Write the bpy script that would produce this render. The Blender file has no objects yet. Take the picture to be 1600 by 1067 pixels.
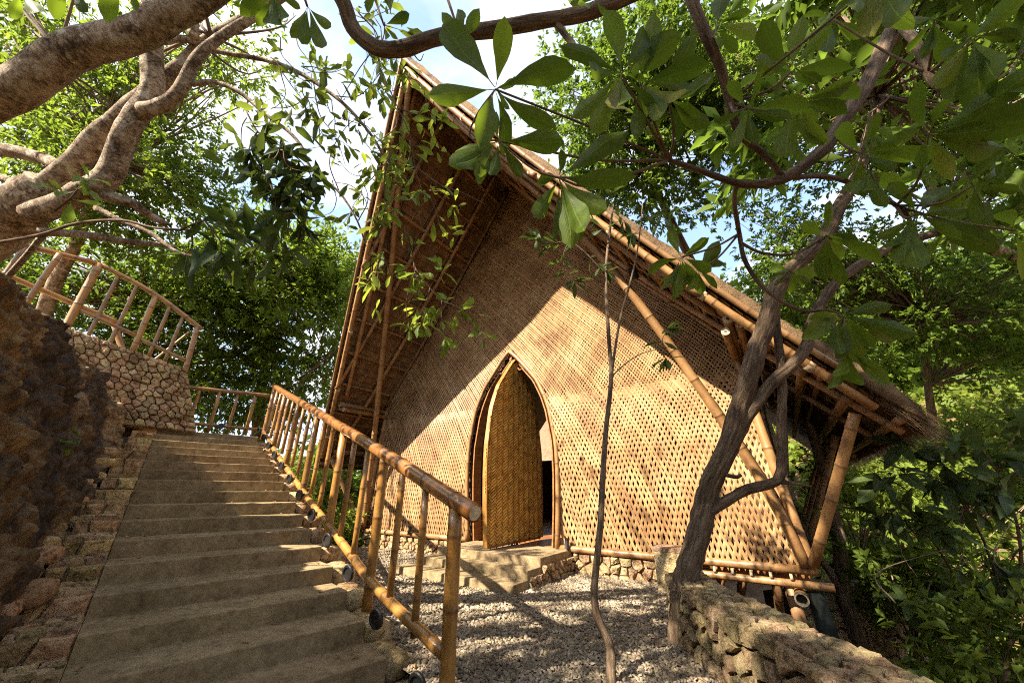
import bpy, math, random
import numpy as np
from mathutils import Vector, noise

# ------------------------------------------------------------------ camera, sky, sun, exposure
SC = bpy.context.scene
COL = SC.collection
PITCH = 0.38868
FPX = 572.9                      # focal length in pixels of a 1600 px wide frame
cam_data = bpy.data.cameras.new('camera')
cam = bpy.data.objects.new('camera', cam_data)
COL.objects.link(cam)
cam.location = (0, 0, 1.0)
cam.rotation_euler = (math.pi/2 + PITCH, 0, 0)
cam_data.sensor_width = 36.0
cam_data.lens = 36.0*FPX/1600.0
cam_data.clip_start = 0.02
cam_data.clip_end = 3000
SC.camera = cam

TOSUN = Vector((-2.69, -1.86, 2.90)).normalized()
SUN_EL = math.asin(TOSUN.z)
SUN_AZ = math.atan2(TOSUN.x, TOSUN.y)
world = bpy.data.worlds.new('World')
SC.world = world
world.use_nodes = True
nt = world.node_tree
nt.nodes.clear()
def wn(t, **kw):
    n = nt.nodes.new(t)
    for k, v in kw.items():
        if k.startswith('i_'):
            n.inputs[k[2:].replace('_', ' ')].default_value = v
        else:
            setattr(n, k, v)
    return n
w_out = wn('ShaderNodeOutputWorld')
w_bg = wn('ShaderNodeBackground'); w_bg.inputs['Strength'].default_value = 0.12
w_sky = wn('ShaderNodeTexSky', sky_type='NISHITA', sun_disc=False, sun_elevation=SUN_EL, sun_rotation=SUN_AZ,
           air_density=1.0, dust_density=1.6, ozone_density=1.2)
w_tc = wn('ShaderNodeTexCoord')
w_sep = wn('ShaderNodeSeparateXYZ')
w_add = wn('ShaderNodeMath', operation='ADD'); w_add.inputs[1].default_value = 0.22
w_max = wn('ShaderNodeMath', operation='MAXIMUM'); w_max.inputs[1].default_value = 0.05
w_dx = wn('ShaderNodeMath', operation='DIVIDE'); w_dy = wn('ShaderNodeMath', operation='DIVIDE')
w_cmb = wn('ShaderNodeCombineXYZ')
w_n1 = wn('ShaderNodeTexNoise'); w_n1.inputs['Scale'].default_value = 1.7; w_n1.inputs['Detail'].default_value = 9; w_n1.inputs['Roughness'].default_value = 0.56
w_n1.inputs['Distortion'].default_value = 0.35
w_r = wn('ShaderNodeValToRGB'); w_r.color_ramp.elements[0].position = 0.41; w_r.color_ramp.elements[1].position = 0.57
w_n2 = wn('ShaderNodeTexNoise'); w_n2.inputs['Scale'].default_value = 4.5; w_n2.inputs['Detail'].default_value = 6
w_r2 = wn('ShaderNodeValToRGB')
w_r2.color_ramp.elements[0].position = 0.38; w_r2.color_ramp.elements[0].color = (.80, .85, .93, 1)
w_r2.color_ramp.elements[1].position = 0.7; w_r2.color_ramp.elements[1].color = (1.55, 1.56, 1.58, 1)
w_mix = wn('ShaderNodeMixRGB')
w_blue = wn('ShaderNodeMixRGB', blend_type='MIX'); w_blue.inputs[0].default_value = 0.8; w_blue.inputs[2].default_value = (.33, .46, .68, 1)
L = nt.links.new
L(w_tc.outputs['Generated'], w_sep.inputs[0])
L(w_sep.outputs['Z'], w_add.inputs[0]); L(w_add.outputs[0], w_max.inputs[0])
L(w_sep.outputs['X'], w_dx.inputs[0]); L(w_max.outputs[0], w_dx.inputs[1])
L(w_sep.outputs['Y'], w_dy.inputs[0]); L(w_max.outputs[0], w_dy.inputs[1])
L(w_dx.outputs[0], w_cmb.inputs[0]); L(w_dy.outputs[0], w_cmb.inputs[1])
L(w_cmb.outputs[0], w_n1.inputs['Vector']); L(w_cmb.outputs[0], w_n2.inputs['Vector'])
L(w_n1.outputs['Fac'], w_r.inputs[0]); L(w_n2.outputs['Fac'], w_r2.inputs[0])
L(w_sky.outputs[0], w_blue.inputs[1])
L(w_r.outputs[0], w_mix.inputs[0]); L(w_blue.outputs[0], w_mix.inputs[1]); L(w_r2.outputs[0], w_mix.inputs[2])
L(w_mix.outputs[0], w_bg.inputs['Color']); L(w_bg.outputs[0], w_out.inputs['Surface'])

sun_data = bpy.data.lights.new('sun', 'SUN')
sun_data.energy = 2.0
sun_data.angle = math.radians(0.53)
sun_data.color = (1.0, 0.89, 0.72)
sun = bpy.data.objects.new('sun', sun_data)
COL.objects.link(sun)
sun.rotation_euler = TOSUN.to_track_quat('Z', 'Y').to_euler()
SC.view_settings.view_transform = 'Standard'
SC.view_settings.look = 'None'
SC.view_settings.gamma = 1.0
SC.view_settings.use_curve_mapping = False
SC.view_settings.exposure = 3.5
SC.cycles.max_bounces = 8
SC.cycles.diffuse_bounces = 4
SC.cycles.transmission_bounces = 6
SC.cycles.use_denoising = False
SC.cycles.sample_clamp_indirect = 3.0
SC.cycles.filter_width = 1.1

# ------------------------------------------------------------------ coordinate frames
CT, ST_ = math.cos(PITCH), math.sin(PITCH)
def at(u, v, d):
    """point that lies d metres in front of the camera, seen at (u, v) of the 1600x1067 photograph"""
    x = (u-800)/FPX*d; y = (533.5-v)/FPX*d
    return Vector((x, d*CT - y*ST_, d*ST_ + y*CT + 1.0))
# hut frame: t to the right along the front wall, n out of the wall, z up; TC is the ridge
_a = math.radians(-55.3)
HA = Vector((1.675, 5.124, 0)); HD = Vector((-math.sin(_a), -math.cos(_a), 0)); HN = Vector((-math.cos(_a), math.sin(_a), 0))
if HN.y > 0: HN = -HN
TC = -2.03
def H(t, n, z): return HA + HD*t + HN*n + Vector((0, 0, z))
def hut_of(p): q = p - HA; return q.dot(HD), q.dot(HN), p.z
# stair frame: a along the flight (upwards), c across it (0 = left edge), z up
SA = -0.75673
S0 = Vector((-1.74002, 1.79544, 0)); SD = Vector((math.sin(SA), math.cos(SA), 0)); SX = Vector((SD.y, -SD.x, 0))
SW, TREAD, RISE, SZ0 = 1.368, 0.3536, 0.115, 0.0856
def S(a, c, z): return S0 + SD*a + SX*c + Vector((0, 0, z))

rng = np.random.default_rng(7)
random.seed(11)

# ------------------------------------------------------------------ object helpers
def link(name, mesh, mat=None, parent=None):
    o = bpy.data.objects.new(name, mesh)
    COL.objects.link(o)
    if mat is not None and mesh is not None and not mesh.materials:
        mesh.materials.append(mat)
    if parent is not None: o.parent = parent
    return o
def tag(o, label=None, cat=None, group=None, kind=None):
    if label: o['label'] = label
    if cat: o['category'] = cat
    if group: o['group'] = group
    if kind: o['kind'] = kind
    return o
def thing(name, label, cat, group=None):
    o = link(name, None)
    o.empty_display_size = 0.1
    return tag(o, label, cat, group)
def mesh_np(name, V, F, smooth=True, attrs=None, uv=None, vec=None):
    """V (n,3), F list of index tuples or (m,k) array"""
    me = bpy.data.meshes.new(name)
    V = np.asarray(V, dtype=np.float32)
    if isinstance(F, np.ndarray):
        m, k = F.shape
        me.vertices.add(len(V)); me.vertices.foreach_set('co', V.ravel())
        me.loops.add(m*k); me.loops.foreach_set('vertex_index', F.astype(np.int32).ravel())
        me.polygons.add(m)
        me.polygons.foreach_set('loop_start', np.arange(0, m*k, k, dtype=np.int32))
        me.update(calc_edges=True)
    else:
        me.from_pydata([tuple(map(float, v)) for v in V], [], [tuple(map(int, f)) for f in F])
        me.update()
    if attrs:
        for nm, arr in attrs.items():
            at_ = me.attributes.new(nm, 'FLOAT', 'POINT')
            at_.data.foreach_set('value', np.asarray(arr, dtype=np.float32))
    if vec is not None:
        av = me.attributes.new('bk', 'FLOAT_VECTOR', 'POINT'); av.data.foreach_set('vector', np.asarray(vec, dtype=np.float32).ravel())
    if uv is not None:
        ul = me.uv_layers.new(name='uv')
        li = np.empty(len(me.loops), dtype=np.int32); me.loops.foreach_get('vertex_index', li)
        ul.data.foreach_set('uv', np.asarray(uv, dtype=np.float32)[li].ravel())
    if smooth: me.polygons.foreach_set('use_smooth', np.ones(len(me.polygons), dtype=bool))
    me.validate()
    return me
class Buf:
    def __init__(s): s.V = []; s.F = []; s.A = []
    def add(s, V, F, a=0.0):
        o = len(s.V)
        s.V.extend([tuple(v) for v in V]); s.F.extend([tuple(i+o for i in f) for f in F])
        if np.isscalar(a): s.A.extend([a]*len(V))
        else: s.A.extend(list(a))
    def mesh(s, name, smooth=False, attr='rnd'): return mesh_np(name, np.array(s.V), s.F, smooth, {attr: s.A})
    def box(s, o, ex, ey, ez, a=0.0, bev=0.0):
        """box from corner o with edge vectors"""
        o = Vector(o); ex = Vector(ex); ey = Vector(ey); ez = Vector(ez)
        V = [o, o+ex, o+ex+ey, o+ey, o+ez, o+ex+ez, o+ex+ey+ez, o+ey+ez]
        s.add(V, [(0,3,2,1),(4,5,6,7),(0,1,5,4),(1,2,6,5),(2,3,7,6),(3,0,4,7)], a)
def frame(d):
    d = d.normalized()
    u = d.cross(Vector((0, 0, 1)))
    if u.length < 0.05: u = d.cross(Vector((1, 0, 0)))
    u.normalize()
    return u, d.cross(u).normalized()
def catmull(P, n):
    P = [Vector(p) for p in P]
    if len(P) < 3: return [P[0].lerp(P[-1], i/n) for i in range(n+1)]
    Q = [P[0]*2-P[1]] + P + [P[-1]*2-P[-2]]
    out = []
    m = len(P)-1
    for k in range(n+1):
        x = k/n*m; i = min(int(x), m-1); f = x-i
        a, b, c, d = Q[i], Q[i+1], Q[i+2], Q[i+3]
        out.append(0.5*((2*b)+(c-a)*f+(2*a-5*b+4*c-d)*f*f+(3*b-a-3*c+d)*f**3))
    return out
def sweep(pts, rad, sides, cap=True, wob=0.0, seed=0, furrow=0.0):
    V = []; F = []
    n = len(pts)
    up = None; pd = None
    for i, p in enumerate(pts):
        d = (pts[min(i+1, n-1)]-pts[max(i-1, 0)])
        if d.length < 1e-9: d = pd or Vector((0, 0, 1))
        if pd is not None and d.dot(pd) < 0: d = -d
        pd = d
        if up is None: u, w = frame(d)
        else:
            dn = d.normalized(); u = (up-dn*up.dot(dn)); 
            if u.length < 1e-6: u, w = frame(d)
            u.normalize(); w = dn.cross(u)
        up = u
        r = rad[i] if hasattr(rad, '__len__') else rad
        for k in range(sides):
            an = 2*math.pi*k/sides
            rr = r
            if wob:
                rr = r*(1+wob*noise.noise(Vector((math.cos(an)*1.6+seed, math.sin(an)*1.6, i*0.55+seed*3.1))))
                if furrow: rr += r*furrow*(noise.noise(Vector((math.cos(an)*5.5+seed, math.sin(an)*5.5, i*.30)))+.6*noise.noise(Vector((math.cos(an)*11, math.sin(an)*11+seed, i*.55))))
            V.append(p+(u*math.cos(an)+w*math.sin(an))*rr)
    for i in range(n-1):
        for k in range(sides):
            a = i*sides+k; b = i*sides+(k+1) % sides
            F.append((a, b, b+sides, a+sides))
    if cap:
        F.append(tuple(range(sides-1, -1, -1))); F.append(tuple((n-1)*sides+k for k in range(sides)))
    return V, F
def bamboo_geo(pts, r, sides=10, node=0.33, taper=0.0, smooth_n=None):
    """a bamboo cane along the path: real ridges at the nodes, attribute nd marks them"""
    P = [Vector(p) for p in pts]
    if len(P) > 2: P = catmull(P, smooth_n or 24)
    cum = [0]
    for i in range(1, len(P)): cum.append(cum[-1]+(P[i]-P[i-1]).length)
    Lt = cum[-1]
    st = [(0, 1, 0), (Lt, 1, 0)]
    x = node*random.uniform(0.3, 0.9)
    while x < Lt-0.04:
        w = min(0.012, r*0.5)
        st += [(x-w*2.2, 0.985, 0), (x-w*0.6, 1.05, .7), (x, 1.10, 1), (x+w*0.7, 1.03, .6), (x+w*2.2, 0.99, 0)]
        x += node*random.uniform(0.85, 1.15)
    for c in cum[1:-1]:
        if all(abs(c-s[0]) > r*0.9 for s in st): st.append((c, 1, 0))
    st = sorted(s for s in st if 0 <= s[0] <= Lt)
    Q = []; R = []; ND = []
    for s, k, nd in st:
        i = 0
        while i < len(cum)-2 and cum[i+1] < s: i += 1
        f = (s-cum[i])/max(cum[i+1]-cum[i], 1e-9)
        Q.append(P[i].lerp(P[i+1], f)); R.append(r*k*(1-taper*s/Lt)); ND.append(nd)
    V, F = sweep(Q, R, sides)
    return V, F, [nd for nd in ND for _ in range(sides)]
def bamboo(name, parent, pts, r, mat, sides=10, node=0.33, taper=0.0, smooth_n=None, label=None):
    V, F, A = bamboo_geo(pts, r, sides, node, taper, smooth_n)
    o = link(name, mesh_np(name, V, F, True, {'nd': A}), mat, parent)
    if label: o['label'] = label
    return o

# ------------------------------------------------------------------ materials
def mat_new(name):
    m = bpy.data.materials.new(name); m.use_nodes = True
    t = m.node_tree; t.nodes.clear()
    o = t.nodes.new('ShaderNodeOutputMaterial'); b = t.nodes.new('ShaderNodeBsdfPrincipled')
    t.links.new(b.outputs[0], o.inputs['Surface'])
    return m, t, b, o
def nd(t, ty, **kw):
    n = t.nodes.new(ty)
    for k, v in kw.items():
        if k.startswith('i_'): n.inputs[k[2:]].default_value = v
        else: setattr(n, k, v)
    return n
def ramp(t, cols):
    r = t.nodes.new('ShaderNodeValToRGB')
    e = r.color_ramp.elements
    while len(e) < len(cols): e.new(0.5)
    for i, (p, c) in enumerate(cols): e[i].position = p; e[i].color = (*c, 1)
    return r
def coords(t, scale=(1, 1, 1), obj=True):
    tc = t.nodes.new('ShaderNodeTexCoord'); mp = t.nodes.new('ShaderNodeMapping')
    mp.inputs['Scale'].default_value = scale
    t.links.new(tc.outputs['Object'], mp.inputs[0])
    return mp.outputs[0]
def simple(name, cols, scale=4.0, detail=6, rough=0.7, bump=0.3, bscale=None, bdist=0.01, stretch=(1, 1, 1), hue_rnd=0.0, val_rnd=0.0, attr=None, spec=0.3, rough_n=0.6, coat=0.0, dark=None):
    """noise-coloured surface with fine relief; val_rnd varies the tone from piece to piece"""
    m, t, b, o = mat_new(name)
    v = coords(t, stretch)
    n = nd(t, 'ShaderNodeTexNoise', i_Scale=scale, i_Detail=detail, i_Roughness=rough_n)
    t.links.new(v, n.inputs['Vector'])
    r = ramp(t, cols); t.links.new(n.outputs['Fac'], r.inputs[0])
    c = r.outputs[0]
    if val_rnd or hue_rnd:
        if attr:
            oi = nd(t, 'ShaderNodeAttribute', attribute_name=attr); src = oi.outputs['Fac']
        else:
            oi = t.nodes.new('ShaderNodeObjectInfo'); src = oi.outputs['Random']
        hs = t.nodes.new('ShaderNodeHueSaturation')
        mr = nd(t, 'ShaderNodeMapRange'); mr.inputs['To Min'].default_value = 1-val_rnd; mr.inputs['To Max'].default_value = 1+val_rnd
        t.links.new(src, mr.inputs['Value']); t.links.new(mr.outputs[0], hs.inputs['Value'])
        if hue_rnd:
            m2 = nd(t, 'ShaderNodeMath', operation='MULTIPLY'); m2.inputs[1].default_value = 7.31
            m3 = nd(t, 'ShaderNodeMath', operation='FRACT')
            mr2 = nd(t, 'ShaderNodeMapRange'); mr2.inputs['To Min'].default_value = .5-hue_rnd; mr2.inputs['To Max'].default_value = .5+hue_rnd
            t.links.new(src, m2.inputs[0]); t.links.new(m2.outputs[0], m3.inputs[0]); t.links.new(m3.outputs[0], mr2.inputs['Value']); t.links.new(mr2.outputs[0], hs.inputs['Hue'])
        t.links.new(c, hs.inputs['Color']); c = hs.outputs[0]
    t.links.new(c, b.inputs['Base Color'])
    b.inputs['Roughness'].default_value = rough
    b.inputs['Specular IOR Level'].default_value = spec
    b.inputs['Coat Weight'].default_value = coat
    b.inputs['Coat Roughness'].default_value = 0.12
    if bump:
        n2 = nd(t, 'ShaderNodeTexNoise', i_Scale=bscale or scale*6, i_Detail=5, i_Roughness=0.65)
        t.links.new(v, n2.inputs['Vector'])
        bp = nd(t, 'ShaderNodeBump', i_Strength=bump, i_Distance=bdist)
        t.links.new(n2.outputs['Fac'], bp.inputs['Height']); t.links.new(bp.outputs[0], b.inputs['Normal'])
    return m
def bamboo_mat(name, c_dark, c_light, rough, coat, node_col, vr=0.25):
    m, t, b, o = mat_new(name)
    v = coords(t, (1, 1, 1))
    n = nd(t, 'ShaderNodeTexNoise', i_Scale=5.0, i_Detail=6, i_Roughness=0.6)
    t.links.new(v, n.inputs['Vector'])
    n3 = nd(t, 'ShaderNodeTexNoise', i_Scale=60.0, i_Detail=3)
    t.links.new(v, n3.inputs['Vector'])
    ad = nd(t, 'ShaderNodeMixRGB', blend_type='MIX'); ad.inputs[0].default_value = .3
    t.links.new(n.outputs['Fac'], ad.inputs[1]); t.links.new(n3.outputs['Fac'], ad.inputs[2])
    r = ramp(t, [(0.32, c_dark), (0.62, c_light)]); t.links.new(ad.outputs[0], r.inputs[0])
    oi = t.nodes.new('ShaderNodeObjectInfo')
    hs = t.nodes.new('ShaderNodeHueSaturation')
    mr = nd(t, 'ShaderNodeMapRange'); mr.inputs['To Min'].default_value = 1-vr; mr.inputs['To Max'].default_value = 1+vr
    t.links.new(oi.outputs['Random'], mr.inputs['Value']); t.links.new(mr.outputs[0], hs.inputs['Value']); t.links.new(r.outputs[0], hs.inputs['Color'])
    a = nd(t, 'ShaderNodeAttribute', attribute_name='nd')
    mx = nd(t, 'ShaderNodeMixRGB'); mx.inputs[2].default_value = (*node_col, 1)
    mm = nd(t, 'ShaderNodeMath', operation='MULTIPLY'); mm.inputs[1].default_value = 0.75
    t.links.new(a.outputs['Fac'], mm.inputs[0]); t.links.new(mm.outputs[0], mx.inputs[0]); t.links.new(hs.outputs[0], mx.inputs[1])
    t.links.new(mx.outputs[0], b.inputs['Base Color'])
    b.inputs['Roughness'].default_value = rough
    b.inputs['Coat Weight'].default_value = coat; b.inputs['Coat Roughness'].default_value = 0.18
    bp = nd(t, 'ShaderNodeBump', i_Strength=0.15, i_Distance=0.004)
    t.links.new(n3.outputs['Fac'], bp.inputs['Height']); t.links.new(bp.outputs[0], b.inputs['Normal'])
    return m
M = {}
M['bamboo'] = bamboo_mat('golden_bamboo', (.14, .060, .012), (.30, .148, .034), .36, .3, (.08, .035, .01))
M['varnished'] = bamboo_mat('varnished_bamboo', (.13, .045, .011), (.31, .13, .032), .30, .45, (.05, .02, .008), .1)
M['pole'] = bamboo_mat('weathered_bamboo', (.14, .064, .021), (.29, .155, .055), .5, .08, (.10, .05, .018))
M['rafter'] = bamboo_mat('matt_bamboo', (.15, .075, .03), (.29, .155, .065), .55, .0, (.08, .04, .016))  # uncoated bamboo, close in tone to the poles
for nm_, at_r in (('cane', None), ('cane_hi', 'rnd')):
    M[nm_] = simple('split_cane', [(.3, (.165, .083, .032)), (.5, (.285, .160, .067)), (.72, (.375, .245, .12))], scale=2.2, rough=.5, bump=.15, bscale=90, bdist=.003, val_rnd=.22, spec=.35, attr=at_r)
M['mat'] = simple('dark_mat', [(.3, (.035, .018, .008)), (.7, (.085, .045, .018))], scale=9, rough=.9, bump=.5, bscale=60)
M['plait'] = simple('plaited_bamboo', [(.3, (.40, .20, .04)), (.55, (.58, .33, .075)), (.75, (.66, .42, .12))], scale=6, rough=.42, bump=.15, bscale=120, bdist=.003, val_rnd=.38, attr='rnd', spec=.4)
M['wood'] = simple('stained_wood', [(.3, (.16, .06, .018)), (.7, (.33, .15, .05))], scale=3, stretch=(1, 1, 6), rough=.45, bump=.2, bscale=40, bdist=.004, val_rnd=.15)
M['thatch'] = simple('straw_thatch', [(.25, (.05, .028, .012)), (.5, (.14, .085, .04)), (.75, (.23, .15, .075))], scale=7, rough=.9, bump=.8, bscale=55, bdist=.02, val_rnd=.35, attr='rnd')
M['under'] = simple('thatch_underside', [(.3, (.10, .052, .02)), (.5, (.17, .095, .04)), (.75, (.25, .15, .07))], scale=5, rough=.85, bump=.5, bscale=45, bdist=.01, val_rnd=.3, attr='rnd')
def stone_mat(name, cols, scale, vr=.28, hr=.02, pit=.55, moss=None):
    """rough porous limestone: broad tone, fine grain, dark pits"""
    m, t, b, o = mat_new(name)
    v = coords(t)
    def nz(sc, det, ro): n = nd(t, 'ShaderNodeTexNoise', i_Scale=sc, i_Detail=det, i_Roughness=ro); t.links.new(v, n.inputs['Vector']); return n.outputs['Fac']
    n1 = nz(scale, 6, .6); n2 = nz(scale*7, 8, .78); n3 = nz(scale*4, 4, .6)
    mx = nd(t, 'ShaderNodeMixRGB'); mx.inputs[0].default_value = .55; t.links.new(n1, mx.inputs[1]); t.links.new(n2, mx.inputs[2])
    r = ramp(t, cols); t.links.new(mx.outputs[0], r.inputs[0])
    oi = t.nodes.new('ShaderNodeObjectInfo'); hs = t.nodes.new('ShaderNodeHueSaturation')
    mr = nd(t, 'ShaderNodeMapRange'); mr.inputs['To Min'].default_value = 1-vr; mr.inputs['To Max'].default_value = 1+vr
    t.links.new(oi.outputs['Random'], mr.inputs['Value']); t.links.new(mr.outputs[0], hs.inputs['Value'])
    m2 = nd(t, 'ShaderNodeMath', operation='MULTIPLY'); m2.inputs[1].default_value = 7.31; m3 = nd(t, 'ShaderNodeMath', operation='FRACT')
    mr2 = nd(t, 'ShaderNodeMapRange'); mr2.inputs['To Min'].default_value = .5-hr; mr2.inputs['To Max'].default_value = .5+hr
    t.links.new(oi.outputs['Random'], m2.inputs[0]); t.links.new(m2.outputs[0], m3.inputs[0]); t.links.new(m3.outputs[0], mr2.inputs['Value']); t.links.new(mr2.outputs[0], hs.inputs['Hue'])
    t.links.new(r.outputs[0], hs.inputs['Color'])
    rp = ramp(t, [(.34, (1-pit,)*3), (.46, (1, 1, 1))]); t.links.new(n3, rp.inputs[0])
    mp_ = nd(t, 'ShaderNodeMixRGB', blend_type='MULTIPLY'); mp_.inputs[0].default_value = 1
    t.links.new(hs.outputs[0], mp_.inputs[1]); t.links.new(rp.outputs[0], mp_.inputs[2]); c = mp_.outputs[0]
    if moss:
        n4 = nz(3.1, 5, .6); rm = ramp(t, [(.54, (0, 0, 0)), (.70, (.45, .45, .45))]); t.links.new(n4, rm.inputs[0])
        mm = nd(t, 'ShaderNodeMixRGB'); mm.inputs[2].default_value = (*moss, 1); t.links.new(rm.outputs[0], mm.inputs[0]); t.links.new(c, mm.inputs[1]); c = mm.outputs[0]
    t.links.new(c, b.inputs['Base Color']); b.inputs['Roughness'].default_value = .95; b.inputs['Specular IOR Level'].default_value = .15
    ad = nd(t, 'ShaderNodeMath', operation='ADD'); t.links.new(n2, ad.inputs[0]); t.links.new(n3, ad.inputs[1])
    bp = nd(t, 'ShaderNodeBump', i_Strength=1.0, i_Distance=.03); t.links.new(ad.outputs[0], bp.inputs['Height']); t.links.new(bp.outputs[0], b.inputs['Normal'])
    if 'concrete' in name or 'plaster' in name: bp.inputs['Distance'].default_value = .006
    return m
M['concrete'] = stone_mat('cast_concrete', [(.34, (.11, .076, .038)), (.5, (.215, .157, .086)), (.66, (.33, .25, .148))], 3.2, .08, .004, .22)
M['tread'] = stone_mat('sandy_lit_concrete', [(.34, (.30, .22, .122)), (.5, (.45, .345, .205)), (.66, (.55, .445, .285))], 4.5, .06, .004, .15)  # sandy finish, made paler to stand in for light on the treads
M['limestone'] = stone_mat('rough_limestone', [(.36, (.17, .095, .042)), (.50, (.40, .27, .145)), (.64, (.58, .44, .27))], 5)
M['wallstone'] = stone_mat('mossy_limestone', [(.36, (.11, .072, .036)), (.50, (.30, .215, .115)), (.64, (.48, .38, .23))], 6, moss=(.15, .125, .055))
M['orange'] = stone_mat('ochre_stone', [(.36, (.20, .11, .045)), (.50, (.44, .29, .135)), (.64, (.62, .47, .27))], 5, .3)
M['mortar'] = simple('grey_mortar', [(.3, (.07, .055, .038)), (.7, (.16, .13, .095))], scale=9, rough=.95, bump=.8, bscale=40)
M['paste'] = stone_mat('pale_plaster', [(.34, (.26, .17, .085)), (.5, (.45, .34, .20)), (.66, (.58, .47, .31))], 5, .1, .01, .45)
M['gravel'] = simple('gravel_pebbles', [(.3, (.09, .068, .045)), (.5, (.19, .15, .10)), (.75, (.33, .27, .20))], scale=3, rough=.85, bump=.3, bscale=60, val_rnd=.55, hue_rnd=.02, attr='rnd')
M['gravelbed'] = simple('gravel_bed', [(.3, (.10, .075, .05)), (.55, (.20, .155, .105)), (.75, (.30, .25, .19))], scale=45, rough=.95, bump=1.0, bscale=50, bdist=.02)
M['soil'] = simple('red_soil', [(.3, (.07, .04, .022)), (.5, (.15, .085, .045)), (.75, (.25, .16, .09))], scale=2.5, detail=9, rough=.95, bump=.8, bscale=18, bdist=.03)
def bark_mat(name, cols, scale, stretch, fine, fstretch, bump, bdist, lichen=None):
    m, t, b, o = mat_new(name)
    a = nd(t, 'ShaderNodeAttribute', attribute_name='bk')
    def nz(sc, st, det, ro=.65, dis=0.0):
        mp = t.nodes.new('ShaderNodeMapping'); mp.inputs['Scale'].default_value = (1, 1, st)
        t.links.new(a.outputs['Vector'], mp.inputs[0])
        n = nd(t, 'ShaderNodeTexNoise', i_Scale=sc, i_Detail=det, i_Roughness=ro, i_Distortion=dis); t.links.new(mp.outputs[0], n.inputs['Vector']); return n.outputs['Fac']
    n1 = nz(scale, stretch, 8); n2 = nz(fine, fstretch, 6, .7, .6)
    mx = nd(t, 'ShaderNodeMixRGB'); mx.inputs[0].default_value = .5; t.links.new(n1, mx.inputs[1]); t.links.new(n2, mx.inputs[2])
    r = ramp(t, cols); t.links.new(mx.outputs[0], r.inputs[0]); c = r.outputs[0]
    if lichen:
        n3 = nz(lichen[0], 1.0, 5, .6); rl_ = ramp(t, [(.56, (0, 0, 0)), (.63, (1, 1, 1))]); t.links.new(n3, rl_.inputs[0])
        ml = nd(t, 'ShaderNodeMixRGB'); ml.inputs[2].default_value = (*lichen[1], 1)
        mm = nd(t, 'ShaderNodeMath', operation='MULTIPLY'); mm.inputs[1].default_value = .6; t.links.new(rl_.outputs[0], mm.inputs[0]); t.links.new(mm.outputs[0], ml.inputs[0]); t.links.new(c, ml.inputs[1]); c = ml.outputs[0]
    t.links.new(c, b.inputs['Base Color']); b.inputs['Roughness'].default_value = .95; b.inputs['Specular IOR Level'].default_value = .2
    bp = nd(t, 'ShaderNodeBump', i_Strength=bump, i_Distance=bdist); t.links.new(n2, bp.inputs['Height']); t.links.new(bp.outputs[0], b.inputs['Normal'])
    return m
M['bark'] = bark_mat('furrowed_bark', [(.36, (.026, .017, .010)), (.48, (.10, .066, .041)), (.60, (.20, .14, .09))], 20, .16, 46, .13, 1.0, .03)
M['palebark'] = bark_mat('mottled_pale_bark', [(.40, (.050, .032, .018)), (.47, (.16, .11, .068)), (.53, (.30, .225, .155)), (.62, (.44, .36, .265))], 9, .9, 36, 1.8, 1.0, .02, (14, (.50, .46, .38)))
M['twig'] = simple('brown_twig', [(.3, (.06, .035, .02)), (.7, (.15, .095, .055))], scale=14, rough=.9, bump=.3)
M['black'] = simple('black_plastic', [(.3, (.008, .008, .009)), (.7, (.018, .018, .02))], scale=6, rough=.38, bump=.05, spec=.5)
M['cream'] = simple('cream_fabric', [(.3, (.55, .50, .42)), (.7, (.66, .62, .54))], scale=5, rough=.9, bump=.2)
M['cut'] = simple('cut_bamboo_end', [(.3, (.30, .22, .12)), (.7, (.55, .44, .29))], scale=18, rough=.8, bump=.3)
M['pipe'] = simple('dark_plastic_wrap', [(.3, (.006, .008, .006)), (.7, (.018, .022, .017))], scale=5, rough=.7, bump=.3, spec=.15)

def rock_mat():
    m, t, b, o = mat_new('weathered_rock')
    v = coords(t)
    n = nd(t, 'ShaderNodeTexNoise', i_Scale=4.2, i_Detail=12, i_Roughness=.80); t.links.new(v, n.inputs['Vector'])
    r = ramp(t, [(.36, (.026, .019, .013)), (.45, (.12, .076, .038)), (.53, (.33, .20, .075)), (.66, (.56, .41, .22))]); t.links.new(n.outputs['Fac'], r.inputs[0])
    n1 = nd(t, 'ShaderNodeTexNoise', i_Scale=.55, i_Detail=4); t.links.new(v, n1.inputs['Vector'])
    r1 = ramp(t, [(.42, (.26, .25, .25)), (.55, (1.0, 1.0, 1.0))]); t.links.new(n1.outputs['Fac'], r1.inputs[0])
    mx = nd(t, 'ShaderNodeMixRGB', blend_type='MULTIPLY'); mx.inputs[0].default_value = 1
    t.links.new(r.outputs[0], mx.inputs[1]); t.links.new(r1.outputs[0], mx.inputs[2])
    t.links.new(mx.outputs[0], b.inputs['Base Color'])
    b.inputs['Roughness'].default_value = .9
    n2 = nd(t, 'ShaderNodeTexNoise', i_Scale=22, i_Detail=10, i_Roughness=.8); t.links.new(v, n2.inputs['Vector'])
    bp = nd(t, 'ShaderNodeBump', i_Strength=1.0, i_Distance=.05); t.links.new(n2.outputs['Fac'], bp.inputs['Height']); t.links.new(bp.outputs[0], b.inputs['Normal'])
    return m
M['rock'] = rock_mat()

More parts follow.
